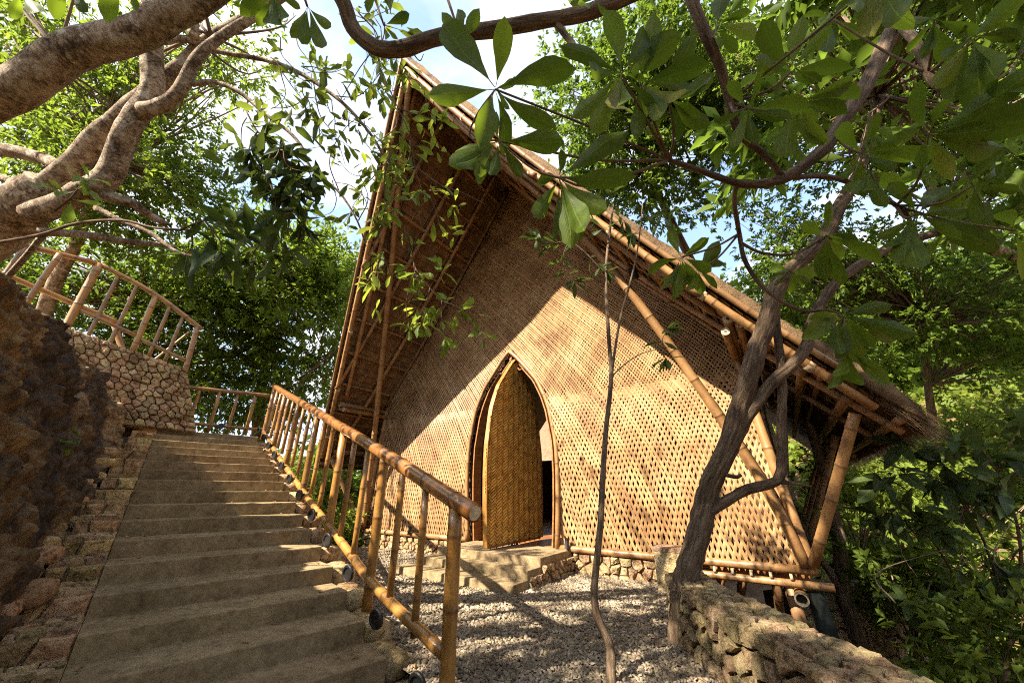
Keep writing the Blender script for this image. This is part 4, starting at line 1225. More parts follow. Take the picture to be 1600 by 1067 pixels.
def foliage(parent, P, AX, k, Ln, wr, mat, seed, spread=.9, thin=None, name='foliage', droop=.25):
    """k leaves round each sprig; every leaf a folded blade of four corners"""
    r = np.random.default_rng(seed)
    if thin is not None and len(P):
        wall, yard = sunlit_spots(P)
        keep = ~((wall & (r.random(len(P)) < thin[0])) | (yard & (r.random(len(P)) < thin[1])))
        P = P[keep]; AX = AX[keep]
    n = len(P)
    if n == 0: return None
    AX = AX/np.linalg.norm(AX, axis=1, keepdims=True)
    ref = np.where(np.abs(AX[:, 2:3]) > .9, np.array([[1., 0, 0]]), np.array([[0, 0, 1.]]))
    U_ = np.cross(AX, ref); U_ /= np.linalg.norm(U_, axis=1, keepdims=True); W_ = np.cross(AX, U_)
    ang = r.uniform(0, 2*np.pi, (n, k)); el = r.uniform(.15, 1.0, (n, k))*spread*1.45
    D = (np.cos(el)[..., None]*AX[:, None]+np.sin(el)[..., None]*(np.cos(ang)[..., None]*U_[:, None]+np.sin(ang)[..., None]*W_[:, None]))
    D[..., 2] -= droop*r.random((n, k)); D /= np.linalg.norm(D, axis=2, keepdims=True)
    Lg = Ln*r.uniform(.6, 1.25, (n, k))
    B = P[:, None]+AX[:, None]*(r.uniform(-.6, .5, (n, k))*Ln)[..., None]+r.normal(0, .12*Ln, (n, k, 3))
    upv = np.array([0, 0, 1.])+r.normal(0, .55, (n, k, 3))
    Sd = np.cross(D, upv); Sd /= np.maximum(np.linalg.norm(Sd, axis=2, keepdims=True), 1e-6)
    Nn = np.cross(Sd, D)
    hw = (Lg*wr*r.uniform(.8, 1.2, (n, k)))[..., None]
    mid = B+D*(Lg*.52)[..., None]+Nn*hw*.35
    tipp = B+D*Lg[..., None]-np.array([0, 0, 1.])*(Lg*.12)[..., None]
    V = np.stack([B, mid+Sd*hw, tipp, mid-Sd*hw], 2).reshape(-1, 3)
    i0 = np.arange(n*k)*4
    F = np.stack([np.stack([i0, i0+1, i0+2], 1), np.stack([i0, i0+2, i0+3], 1)], 1).reshape(-1, 3)
    rn = np.repeat(np.clip(np.repeat(r.random(n), k)*.55+r.random(n*k)*.45, 0, 1), 4)
    o = link(name, mesh_np(name, V, F, False, {'rnd': rn}), mat, parent); o['kind'] = 'stuff'
    return o
def foliage_fine(parent, P, AX, k, Ln, wr, mat, seed, name='foliage'):
    """like foliage(), with rounded blades of eight corners for trees close by"""
    r = np.random.default_rng(seed); n = len(P)
    D = AX[:, None]*.5+r.normal(0, .75, (n, k, 3)); D[..., 2] -= .15
    D /= np.linalg.norm(D, axis=2, keepdims=True)
    Lg = (Ln*r.uniform(.6, 1.25, (n, k)))[..., None]
    B = P[:, None]+r.normal(0, .02, (n, k, 3))+D*.008
    Sd = np.cross(D, np.array([0, 0, 1.])+r.normal(0, .6, (n, k, 3))); Sd /= np.maximum(np.linalg.norm(Sd, axis=2, keepdims=True), 1e-6)
    Nn = np.cross(Sd, D); hw = Lg*wr
    dn = np.array([0, 0, -1.])
    def pt(s, w, up, dr): return B+D*Lg*s+Sd*hw*w+Nn*hw*up+dn*Lg*dr
    V = np.stack([pt(0, 0, 0, 0), pt(.38, -.72, .25, .02), pt(.40, 0, 0, .02), pt(.38, .72, .25, .02), pt(.74, -.92, .3, .07), pt(.76, 0, 0, .07), pt(.74, .92, .3, .07), pt(1, 0, 0, .14)], 2).reshape(-1, 3)
    T = np.array([(0, 2, 1), (0, 3, 2), (1, 2, 5), (1, 5, 4), (2, 3, 6), (2, 6, 5), (4, 5, 7), (5, 6, 7)])
    F = (T[None]+(np.arange(n*k)*8)[:, None, None]).reshape(-1, 3)
    o = link(name, mesh_np(name, V, F, True, {'rnd': np.repeat(r.random(n*k), 8)}), mat, parent); o['kind'] = 'stuff'
    return o
def blob(u, v, d, ru, rv, rd, n, seed, clump=10, sig=.30, outward=True):
    """sprig places: clumps scattered through an ellipsoid seen round (u, v) at distance d"""
    r = np.random.default_rng(seed)
    c = np.array(at(u, v, d))
    ex = np.array(at(u+ru, v, d))-c; ey = np.array(at(u, v-rv, d))-c; ez = np.array((0, CT, ST_))*rd
    m = max(1, n//clump)
    q = r.normal(size=(m, 3)); q /= np.linalg.norm(q, axis=1, keepdims=True); q *= (r.random((m, 1))**.45)
    C = c+q[:, :1]*ex+q[:, 1:2]*ey+q[:, 2:]*ez
    idx = r.integers(0, m, n)
    P = C[idx]+r.normal(0, sig, (n, 3))*np.array([1, 1, .7])
    AX = (P-c)/np.maximum(np.linalg.norm(P-c, axis=1, keepdims=True), 1e-6)+r.normal(0, .5, (n, 3))+np.array([0, 0, .25])
    return P, AX, C
def limbs_to(tw, root, C, seed, r0=.03, frac=.35, rmin=.004):
    r = random.Random(seed)
    root = Vector(root)
    for c in C:
        if r.random() > frac: continue
        c = Vector(c); m1 = root.lerp(c, .5)+rnd_dir()*(c-root).length*.10
        tw.add([root, m1, c], r0, rmin, 5, 7)
def tree(name, label, blobs, mat, Ln, wr, trunk, tr, bark, group=None, k=8, thin=None, seed=1, limb_frac=.35, sig=.30, cat='tree'):
    """tree > trunk, twigs, foliage; blobs = (u, v, d, ru, rv, rd, n)"""
    t_ = thing(name, label, cat, group)
    branch('trunk', t_, trunk, tr[0], tr[1], bark, 10, .15, None, seed)
    tw = Twigs(); Ps, As = [], []
    for i, bl in enumerate(blobs):
        P, A_, C = blob(*bl, seed*31+i, sig=sig)
        Ps.append(P); As.append(A_)
        T_ = [Vector(p) for p in trunk]
        cc = Vector(C.mean(0)); near = min(T_[len(T_)//2:], key=lambda p: (p-cc).length)
        limbs_to(tw, near, C, seed+i, max(tr[1]*.55, .012), limb_frac)
    tw.done(t_, bark)
    foliage(t_, np.concatenate(Ps), np.concatenate(As), k, Ln, wr, mat, seed, thin=thin)
    return t_

# --- pale-barked old tree leaning in from the left
t1 = thing('old_tree', 'pale mottled old tree leaning in from the left over the rock bank and stairs', 'tree')
PB = M['palebark']
branch('trunk', t1, [at(-330, 640, 3.3), at(-180, 470, 3.2), at(-60, 395, 3.1), at(20, 330, 3.0), at(75, 292, 3.0)], .25, .145, PB, 16, .16, 26, 2)
branch('limb', t1, [at(40, 320, 3.02), at(100, 268, 3.0), at(165, 205, 3.0), at(235, 142, 3.0), at(300, 88, 3.05), at(350, 52, 3.1), at(420, 10, 3.2), at(520, -60, 3.3)], .094, .036, PB, 14, .14, 32, 5)
branch('limb', t1, [at(50, 335, 2.95), at(110, 312, 2.92), at(165, 282, 2.9), at(190, 232, 2.9), at(214, 180, 2.9), at(236, 128, 2.9), at(238, 60, 2.9), at(240, -20, 2.9)], .088, .068, PB, 14, .12, 32, 8)
branch('limb', t1, [at(222, 172, 2.85), at(252, 165, 2.84), at(284, 140, 2.84), at(303, 105, 2.84), at(322, 78, 2.85), at(365, 45, 2.9), at(410, 20, 2.95)], .055, .03, PB, 12, .12, 24, 11)
branch('limb', t1, [at(-160, 270, 2.2), at(-30, 168, 2.15), at(60, 112, 2.1), at(130, 78, 2.1), at(205, 52, 2.1), at(270, 18, 2.1), at(330, -22, 2.1), at(430, -70, 2.15), at(510, -60, 2.2)], .108, .068, PB, 16, .14, 34, 14)
branch('limb', t1, [at(500, -66, 2.2), at(535, 0, 2.25), at(550, 42, 2.3), at(578, 70, 2.3), at(622, 76, 2.3), at(690, 62, 2.3), at(760, 50, 2.3), at(830, 38, 2.3), at(890, 26, 2.3), at(960, 4, 2.3), at(1060, -40, 2.3)], .047, .042, M['bark'], 12, .16, 40, 17)
branch('branch', t1, [at(868, 36, 2.3), at(888, 62, 2.25), at(908, 84, 2.2), at(926, 100, 2.2)], .022, .012, M['bark'], 8, .1, 10, 18)
branch('branch', t1, [at(303, 60, 2.88), at(302, 20, 2.88), at(300, -30, 2.88)], .035, .03, PB, 10, .1, 10, 19)
branch('branch', t1, [at(-80, 245, 3.4), at(0, 232, 3.4), at(55, 243, 3.4), at(95, 262, 3.3)], .07, .05, PB, 10, .15, 16, 20)
branch('branch', t1, [at(-60, 262, 3.6), at(0, 277, 3.6), at(35, 290, 3.5)], .04, .03, PB, 10, .15, 12, 21)
branch('branch', t1, [at(160, 305, 2.9), at(205, 318, 3.0), at(232, 335, 3.1), at(262, 352, 3.2)], .045, .025, PB, 10, .15, 14, 22)
branch('branch', t1, [at(60, 362, 2.9), at(110, 366, 3.0), at(170, 372, 3.1), at(235, 380, 3.2), at(275, 388, 3.3)], .035, .022, PB, 10, .15, 16, 23)
branch('branch', t1, [at(150, 325, 2.7), at(185, 345, 2.7), at(235, 365, 2.7), at(275, 392, 2.7), at(322, 405, 2.7)], .022, .010, PB, 8, .15, 18, 24)
branch('branch', t1, [at(70, 365, 3.3), at(40, 400, 3.4), at(5, 440, 3.5)], .022, .025, PB, 8, .1, 10, 25)
branch('branch', t1, [at(-40, 385, 2.6), at(60, 368, 2.6), at(120, 350, 2.6), at(190, 344, 2.6), at(240, 356, 2.6), at(300, 360, 2.6)], .013, .007, M['twig'], 6, .1, 20, 26)
branch('branch', t1, [at(255, 66, 3.0), at(290, 62, 3.0), at(340, 80, 3.0), at(430, 98, 3.0), at(520, 150, 3.0), at(575, 205, 3.0), at(615, 270, 3.0)], .026, .009, PB, 8, .12, 26, 27)
branch('branch', t1, [at(300, 132, 2.85), at(335, 128, 2.85), at(375, 145, 2.85), at(415, 180, 2.85), at(450, 206, 2.85), at(472, 232, 2.85), at(485, 262, 2.85), at(530, 300, 2.9), at(558, 345, 2.9), at(572, 385, 3.0)], .020, .006, PB, 8, .12, 30, 28)
tw = Twigs()
n_leaf1 = [0]
def leafy(parent, tw, path, meshes, step, Lpx, r0=.006, r1=.002, per=2, counter=None, cap=300, end=5, sway=.10, mixed=None):
    """twig with leaves along its outer two thirds and a tuft at the end"""
    P = tw.add([at(*p) for p in path], r0, r1, 5, max(8, len(path)*5))
    dist = sum(p[2] for p in path)/len(path)
    Lm = Lpx/FPX*dist
    acc = 0
    for i in range(1, len(P)):
        seg = P[i]-P[i-1]; acc += seg.length
        if i < len(P)*.25: continue
        while acc > step:
            acc -= step
            for _ in range(per):
                if counter is not None:
                    if counter[0] >= cap: return P
                    counter[0] += 1
                d = seg.normalized()*.55+rnd_dir()*.95+Vector((0, 0, -.18))
                side = rnd_dir()*.02
                st_ = P[i]+d.normalized()*.012
                put_leaf(parent, meshes if mixed is None else (mixed if random.random() < .3 else meshes), st_, d, Lm*random.uniform(.6, 1.2), .7)
    for _ in range(end):
        if counter is not None:
            if counter[0] >= cap: return P
            counter[0] += 1
        d = (P[-1]-P[-2]).normalized()*.5+rnd_dir()
        put_leaf(parent, meshes, P[-1], d, Lm*random.uniform(.7, 1.2), .6)
    return P
# dark sprays that hang in front of the sky
for pth in ([(385, 175, 2.5), (402, 205, 2.5), (428, 232, 2.5), (450, 262, 2.5), (470, 305, 2.5)],
            [(402, 205, 2.5), (390, 235, 2.45), (410, 270, 2.45), (428, 300, 2.45)],
            [(428, 232, 2.5), (455, 240, 2.5), (478, 262, 2.55), (492, 290, 2.55)],
            [(450, 262, 2.5), (440, 300, 2.5), (452, 330, 2.5), (475, 352, 2.5)]):
    leafy(t1, tw, pth, LEAF_DUSK, .055, 40, per=3, counter=n_leaf1, end=5)
for pth in ([(280, 360, 2.0), (320, 345, 2.0), (352, 352, 2.0), (385, 372, 2.0)], [(320, 345, 2.0), (345, 378, 2.0), (345, 395, 2.0)], [(300, 365, 2.0), (300, 385, 2.0), (290, 398, 2.0)]):
    leafy(t1, tw, pth, LEAF_DUSK, .06, 46, per=2, counter=n_leaf1, end=4)
leafy(t1, tw, [(85, 330, 1.9), (110, 310, 1.9), (125, 292, 1.9), (140, 282, 1.9)], LEAF_FRESH, .05, 34, per=2, counter=n_leaf1, end=5)
# twigs with small leaves before the left roof slope
fresh = [[(575, 205, 3.0), (600, 250, 3.0), (612, 310, 3.0), (632, 360, 3.0), (660, 400, 3.0), (690, 425, 3.0)],
         [(612, 310, 3.0), (590, 350, 3.0), (600, 400, 3.0), (612, 430, 3.0)],
         [(632, 360, 3.0), (650, 420, 2.95), (672, 450, 2.95), (690, 470, 2.95), (712, 490, 2.95)],
         [(672, 450, 2.95), (664, 480, 2.95), (658, 505, 2.95)], [(690, 470, 2.95), (715, 480, 2.95), (740, 495, 2.95), (752, 520, 2.95)],
         [(650, 420, 2.95), (635, 470, 2.95), (640, 510, 2.95)], [(690, 470, 2.95), (690, 510, 2.95), (695, 525, 2.95)],
         [(600, 120, 2.7), (622, 170, 2.7), (640, 210, 2.7), (648, 260, 2.7), (660, 300, 2.7)],
         [(622, 170, 2.7), (655, 180, 2.7), (690, 190, 2.7)], [(640, 210, 2.7), (612, 240, 2.7), (600, 290, 2.7), (606, 330, 2.7)],
         [(648, 260, 2.7), (690, 290, 2.7), (720, 300, 2.7), (760, 320, 2.7)], [(660, 300, 2.7), (655, 340, 2.7), (668, 370, 2.7)],
         [(640, 75, 2.3), (655, 95, 2.3), (662, 85, 2.3)]]
for pth in fresh: leafy(t1, tw, pth, LEAF_FRESH, .14, 27, per=2, counter=n_leaf1, end=5, r0=.005)
sky = [[(560, 20, 2.4), (590, 60, 2.4), (560, 110, 2.4), (530, 160, 2.45)], [(530, 300, 2.9), (515, 250, 2.9), (540, 200, 2.9), (575, 175, 2.9)],
       [(490, 130, 3.0), (500, 180, 3.0), (525, 215, 3.0), (540, 260, 3.0)], [(430, 98, 3.0), (460, 140, 3.0), (480, 165, 3.0)],
       [(520, 150, 3.0), (560, 150, 3.0), (590, 120, 3.0), (610, 90, 3.0)], [(560, 345, 2.9), (575, 310, 2.9), (560, 270, 2.9)]]
for pth in sky: leafy(t1, tw, pth, LEAF_DUSK, .14, 24, per=2, counter=n_leaf1, end=5, r0=.005)
# finer twigs between them, with their small leaves
def twig_net(tw, starts, n, seed, box, d, step=16):
    r = random.Random(seed); P = []; A_ = []
    for _ in range(n):
        u, v = r.choice(starts); u += r.uniform(-12, 12); v += r.uniform(-12, 12)
        ang = r.uniform(.2, 2.2); dd = d+r.uniform(-.25, .25); path = [at(u, v, dd)]
        for _k in range(r.randint(4, 8)):
            ang += r.uniform(-.75, .75); u += math.cos(ang)*step*r.uniform(.7, 1.4); v += math.sin(ang)*step*r.uniform(.7, 1.4); dd += r.uniform(-.05, .05)
            if not (box[0] < u < box[1] and box[2] < v < box[3]): break
            path.append(at(u, v, dd))
        if len(path) < 3: continue
        Q = tw.add(path, .0045, .0018, 4, len(path)*2)
        for q, p in zip(Q[2:], Q[1:-1]):
            if r.random() < .30: P.append(q); A_.append((q-p).normalized())
        P += [Q[-1]]*2; A_ += [(Q[-1]-Q[-2]).normalized()]*2
    return np.array(P), np.array(A_)
stp = [(430, 98), (470, 115), (520, 150), (560, 190), (600, 245), (415, 180), (470, 232), (520, 290), (560, 60), (590, 30), (540, 20), (450, 60)]
P, A_ = twig_net(tw, stp, 30, 5, (395, 640, -20, 420), 2.9); foliage_fine(t1, P, A_, 2, .115, .19, M['fol_deep'], 6)
stp = [(600, 245), (620, 180), (612, 310), (640, 120), (640, 230), (660, 300), (630, 360), (600, 400), (650, 420)]
P, A_ = twig_net(tw, stp, 13, 7, (570, 720, 70, 500), 2.9); foliage_fine(t1, P, A_, 2, .12, .19, M['fol_fresh'], 8)
stp = [(390, 190), (430, 235), (455, 270), (440, 310), (470, 320), (340, 250), (360, 350), (400, 340), (420, 370)]
P, A_ = twig_net(tw, stp, 18, 9, (310, 500, 180, 420), 2.5, 14); foliage_fine(t1, P, A_, 2, .15, .17, M['fol_dusk'], 10)
# large leaves right under the top edge, left half
for (u, v, d, tips) in ((110, -25, 1.5, [(85, 28), (130, 22), (60, -5)]), (190, -30, 1.5, [(165, 35), (215, 20), (235, -5)]), (30, -10, 1.5, [(15, 25), (60, 20)]),
                        (430, -10, 1.9, [(400, 40), (432, 70), (455, 50), (470, 15), (375, 25)]), (480, 10, 1.9, [(470, 70), (500, 82), (520, 45), (455, 60)]),
                        (590, -20, 2.1, [(570, 18), (615, 22), (640, 8)]), (600, 40, 2.2, [(640, 22), (622, 62), (612, 70)]), (720, 60, 2.1, [(690, 20), (715, 15), (745, 20), (700, 75)]), (930, 0, 2.1, [(905, 30), (890, 8), (950, 25)])):
    c = at(u, v, d)
    for (tu, tv) in tips:
        tp = at(tu, tv, d+random.uniform(-.08, .08)); put_leaf(t1, LEAF_BROAD, c, tp-c, (tp-c).length, .35, c-CAMP); n_leaf1[0] += 1
    tw.add([c, at(u-20, v-60, d+.1)], .006, .009)
# loose canopy of the old tree: small leaves above and behind its limbs
Ps, As = [], []
for i, bl in enumerate([(90, -10, 3.6, 170, 90, .9, 260), (330, 0, 3.6, 150, 60, .8, 200), (300, 140, 4.2, 150, 130, .8, 230), (60, 190, 4.4, 150, 110, .7, 220)]):
    P, A_, C = blob(*bl, 900+i, sig=.17); Ps.append(P); As.append(A_); limbs_to(tw, at(min(max(bl[0], 0), 420), 90-bl[0]*.1, 3.0), C, i+3, .014, .35, .003)
foliage(t1, np.concatenate(Ps), np.concatenate(As), 8, .085, .19, M['fol_light'], 901, thin=(.9, .9))
tw.done(t1, M['twig'])

# --- leaning tree with big leaves on the right
t4 = thing('broad_leaf_tree', 'leaning furrowed-bark tree with large leathery leaves, growing beside the low stone wall', 'tree')
BK = M['bark']
def tY(u, v, Y):
    p = at(u, v, 1.0)-CAMP; return CAMP+p*(Y/p.y)
branch('trunk', t4, [tY(1064, 1030, 3.24), tY(1066, 985, 3.26), tY(1072, 905, 3.28), tY(1084, 850, 3.28), tY(1105, 775, 3.2), tY(1140, 690, 3.05), tY(1166, 610, 2.9), tY(1188, 530, 2.75), tY(1206, 464, 2.62), tY(1234, 425, 2.55), tY(1265, 396, 2.5), tY(1292, 362, 2.45), tY(1318, 315, 2.4), tY(1345, 255, 2.35), tY(1370, 170, 2.3), tY(1392, 80, 2.3), tY(1408, -30, 2.3)], .096, .034, BK, 40, .16, 150, 31, None, .13)
branch('limb', t4, [tY(1148, 690, 3.05), tY(1172, 645, 2.95), tY(1205, 600, 2.85), tY(1240, 566, 2.75), tY(1262, 540, 2.7), tY(1272, 505, 2.65), tY(1290, 462, 2.62), tY(1330, 425, 2.6), tY(1400, 385, 2.6), tY(1480, 358, 2.65), tY(1620, 318, 2.8)], .048, .032, BK, 24, .14, 90, 33, None, .12)
branch('limb', t4, [tY(1100, 806, 3.22), tY(1130, 785, 3.15), tY(1165, 765, 3.1), tY(1198, 756, 3.0), tY(1216, 742, 2.98), tY(1221, 700, 2.95), tY(1222, 630, 2.88), tY(1218, 560, 2.82), tY(1212, 490, 2.76), tY(1215, 455, 2.74)], .040, .028, BK, 22, .12, 80, 35, None, .12)
branch('limb', t4, [tY(1216, 752, 2.98), tY(1240, 755, 2.95), tY(1268, 760, 2.92)], .02, .006, BK, 8, .1, 8, 36)
branch('limb', t4, [tY(1110, 735, 3.12), tY(1148, 745, 3.05), tY(1158, 742, 3.05)], .02, .012, BK, 8, .1, 8, 37)
branch('limb', t4, [tY(1392, 60, 2.3), at(1398, 40, 2.4), at(1345, 145, 2.0), at(1305, 212, 1.9), at(1262, 252, 1.85), at(1225, 278, 1.85), at(1190, 288, 1.85), at(1150, 286, 1.85), at(1095, 268, 1.8), at(1045, 250, 1.75)], .048, .010, BK, 20, .14, 80, 38, None, .12)
branch('limb', t4, [tY(1378, 130, 2.3), tY(1345, 72, 2.4), tY(1318, 30, 2.5), tY(1292, -20, 2.5)], .030, .025, BK, 10, .12, 16, 39)
branch('limb', t4, [at(1225, 278, 1.85), at(1190, 238, 1.8), at(1155, 210, 1.75), at(1140, 160, 1.7), at(1128, 110, 1.65), at(1105, 60, 1.6), at(1080, 0, 1.6), at(1068, -50, 1.6)], .014, .026, BK, 10, .12, 28, 40)
branch('limb', t4, [at(1400, 32, 2.3), at(1425, 60, 1.9), at(1450, 115, 1.75), at(1475, 140, 1.7), at(1502, 152, 1.7)], .026, .012, BK, 9, .12, 16, 41)
branch('limb', t4, [at(1225, 278, 1.85), at(1290, 276, 1.85), at(1350, 295, 1.85), at(1400, 322, 1.85), at(1422, 345, 1.85), at(1424, 375, 1.85)], .014, .008, BK, 8, .12, 24, 42)
branch('limb', t4, [at(1155, 365, 2.1), at(1165, 410, 2.1), at(1195, 452, 2.1), at(1245, 484, 2.1), at(1290, 486, 2.1), at(1315, 496, 2.1), at(1322, 540, 2.1)], .013, .009, BK, 8, .12, 28, 43)
branch('limb', t4, [at(1150, 286, 1.85), at(1148, 320, 1.95), at(1155, 365, 2.1)], .011, .012, BK, 8, .12, 10, 44)
branch('limb', t4, [at(1155, 378, 2.1), at(1190, 395, 2.1), at(1240, 397, 2.1), at(1290, 370, 2.1)], .009, .006, BK, 8, .12, 16, 45)
tw = Twigs()
ROS = [(774, 140, 1.42, [(695, 42), (786, 36), (891, 112), (676, 164), (798, 226), (864, 196), (760, 222)]),
       (779, 220, 1.40, [(702, 272), (712, 246), (744, 285), (812, 277), (878, 217), (722, 284), (766, 272)]),
       (873, 278, 1.40, [(831, 338), (870, 372), (934, 368), (944, 330), (962, 276), (976, 212), (846, 286), (890, 384), (905, 372)]),
       (971, 115, 1.50, [(880, 78), (900, 124), (954, 28), (1046, 62), (902, 190), (957, 212), (1042, 182), (1010, 40), (925, 205), (985, 190)]),
       (1000, 130, 1.55, [(1100, 95), (1080, 140), (1030, 190), (1065, 170), (1000, 215), (1020, 30)]),
       (1045, 155, 1.6, [(1110, 120), (1112, 150), (1100, 195), (1060, 218), (1010, 210), (1085, 60)]),
       (1065, 402, 2.0, [(1012, 418), (1035, 452), (1060, 462), (1085, 448), (1110, 425), (1100, 378), (1050, 360), (1075, 440)]),
       (1090, 420, 2.05, [(1128, 410), (1120, 440), (1095, 462), (1075, 455), (1118, 385)]),
       (1319, 492, 1.9, [(1262, 528), (1298, 556), (1364, 540), (1412, 533), (1428, 520), (1390, 478), (1340, 565), (1310, 560), (1272, 500)]),
       (1322, 545, 1.9, [(1345, 605), (1385, 600), (1296, 606), (1320, 600)]),
       (1234, 424, 2.1, [(1214, 446), (1238, 458), (1262, 440), (1276, 428), (1216, 430)]),
       (1237, 112, 1.6, [(1192, 40), (1296, 46), (1206, 150), (1300, 92), (1180, 90), (1255, 30)]),
       (1167, 170, 1.5, [(1258, 170), (1178, 220), (1150, 230), (1120, 190), (1140, 130), (1190, 125)]),
       (1248, 158, 1.6, [(1336, 122), (1318, 176), (1256, 232), (1225, 250), (1290, 220), (1330, 150)]),
       (1347, 240, 1.8, [(1316, 192), (1432, 234), (1400, 262), (1376, 180), (1320, 280), (1345, 300), (1426, 205)]),
       (1451, 208, 1.55, [(1420, 152), (1572, 146), (1541, 203), (1560, 230), (1440, 262), (1490, 262), (1470, 150), (1570, 180)]),
       (1518, 58, 1.5, [(1521, 168), (1466, 136), (1490, 158), (1570, 120), (1590, 60), (1560, 20), (1470, 90)]),
       (1372, -30, 1.3, [(1366, 50), (1330, 20), (1420, 30), (1400, 60), (1310, -10)]),
       (1290, 368, 2.0, [(1372, 408), (1288, 432), (1318, 440), (1345, 370), (1260, 352), (1325, 420)]),
       (1434, 335, 1.75, [(1397, 404), (1426, 436), (1542, 392), (1506, 326), (1370, 372), (1389, 288), (1480, 300), (1410, 420), (1500, 360)]),
       (1358, 266, 1.8, [(1344, 305), (1384, 322), (1330, 300), (1400, 285), (1375, 235)]),
       (1520, 290, 1.7, [(1580, 260), (1590, 300), (1540, 350), (1480, 330), (1470, 270), (1550, 240)]),
       (1590, 90, 1.5, [(1620, 30), (1540, 120), (1610, 150), (1580, 180), (1640, 100), (1560, 40)]),
       (1585, 360, 1.8, [(1540, 400), (1600, 430), (1630, 370), (1560, 330)]),
       (1460, 30, 1.6, [(1420, 80), (1400, 20), (1480, 85), (1440, 90), (1500, 10), (1520, 60)]),
       (1120, 40, 1.7, [(1170, 20), (1150, 80), (1080, 50), (1100, 90), (1130, -20), (1180, 60)]),
       (1300, 30, 1.9, [(1260, 20), (1290, 80), (1340, 60), (1320, -10), (1275, 65)])]
anchors = [at(1095, 268, 1.8), at(1225, 278, 1.85), at(1305, 212, 1.9), at(1140, 160, 1.7), at(1450, 115, 1.75), at(1398, 40, 2.3), at(1400, 322, 1.85), at(1290, 486, 2.1), at(1290, 370, 2.1), at(1105, 60, 1.6), at(1155, 365, 2.1), at(1045, 250, 1.75)]
for (u, v, d, tips) in ROS:
    c = at(u, v, d); view = (c-CAMP).normalized()
    for (tu, tv) in tips:
        tp = at(tu, tv, d+random.uniform(-.10, .10)); v_ = tp-c
        put_leaf(t4, LEAF_BROAD, c+v_.normalized()*.006, v_, v_.length*1.03, .42, view*random.choice((1, 1, 1, -1)))
    for _ in range(2):
        put_leaf(t4, LEAF_BROAD, c, rnd_dir()+view*.9, .17/1.5*d*random.uniform(.6, 1), .8)
    a_ = min(anchors, key=lambda p: (p-c).length)
    if (a_-c).length < 1.2: tw.add([c, c.lerp(a_, .5)+Vector((0, 0, -.03))+rnd_dir()*.02, a_], .0045, .007, 6, 8)
tw.add([at(774, 140, 1.42), at(745, 180, 1.42), at(735, 215, 1.45), at(779, 220, 1.40)], .004, .004, 6, 10)
tw.add([at(779, 220, 1.40), at(830, 262, 1.4), at(873, 278, 1.40), at(930, 290, 1.5), at(1045, 250, 1.75)], .004, .006, 6, 14)
# further, smaller tufts of the same tree high on the right
Ps, As = [], []
for i, bl in enumerate([(1500, -40, 2.6, 160, 80, .6, 60), (1330, -120, 2.8, 200, 60, .6, 70), (1560, 250, 2.9, 90, 120, .5, 46), (1250, 200, 2.9, 120, 100, .5, 40)]):
    P, A_, C = blob(*bl, 940+i, clump=3, sig=.14); Ps.append(P); As.append(A_); limbs_to(tw, tY(1370, 150, 2.3), C, i, .014, .6, .003)
foliage(t4, np.concatenate(Ps), np.concatenate(As), 8, .20, .19, M['fol_green'], 941, thin=(.9, .5))
tw.done(t4, M['twig'])

# --- slim sapling in the middle of the yard
t3 = thing('sapling', 'slim crooked sapling standing in the gravel in front of the wall', 'tree')
branch('trunk', t3, [tY(958, 1090, 2.62), tY(955, 1060, 2.64), tY(952, 1010, 2.68), tY(934, 968, 2.70), tY(928, 930, 2.70), tY(932, 880, 2.72), tY(940, 780, 2.74), tY(946, 680, 2.76), tY(955, 585, 2.76), tY(953, 545, 2.76), tY(948, 480, 2.78), tY(947, 420, 2.8), tY(952, 370, 2.8), tY(958, 320, 2.8)], .030, .010, BK, 12, .16, 60, 51)
branch('branch', t3, [tY(956, 580, 2.76), tY(968, 505, 2.7), tY(985, 440, 2.7), tY(998, 380, 2.7), tY(1004, 320, 2.7)], .012, .005, BK, 8, .1, 20, 52)
branch('branch', t3, [tY(954, 590, 2.76), tY(975, 570, 2.7), tY(1003, 552, 2.65), tY(1046, 542, 2.6)], .006, .002, BK, 6, .1, 16, 53)
branch('branch', t3, [tY(947, 430, 2.8), tY(915, 395, 2.75), tY(890, 375, 2.75), tY(870, 360, 2.75)], .006, .003, BK, 6, .1, 14, 54)
tw = Twigs(); cn = [0]
dS = 3.45
for pth in ([(890, 375, 3.3), (880, 400, 3.3), (885, 425, 3.3), (898, 440, 3.3)], [(915, 395, 3.3), (930, 410, 3.3), (948, 425, 3.3)], [(890, 375, 3.3), (860, 380, 3.3), (840, 370, 3.3)],
            [(952, 370, 3.35), (935, 350, 3.35), (915, 345, 3.35)], [(958, 330, 3.35), (975, 345, 3.35), (990, 365, 3.3)], [(1004, 330, 3.3), (1020, 350, 3.3), (1040, 345, 3.3)], [(958, 325, 3.35), (950, 300, 3.35), (935, 285, 3.35)], [(1040, 545, 3.0), (1035, 530, 3.0), (1044, 515, 3.0)], [(1030, 547, 3.0), (1040, 560, 3.0)]):
    leafy(t3, tw, pth, LEAF_DUSK, .06, 26, per=2, counter=cn, end=6, r0=.004)
tw.done(t3, M['twig'])

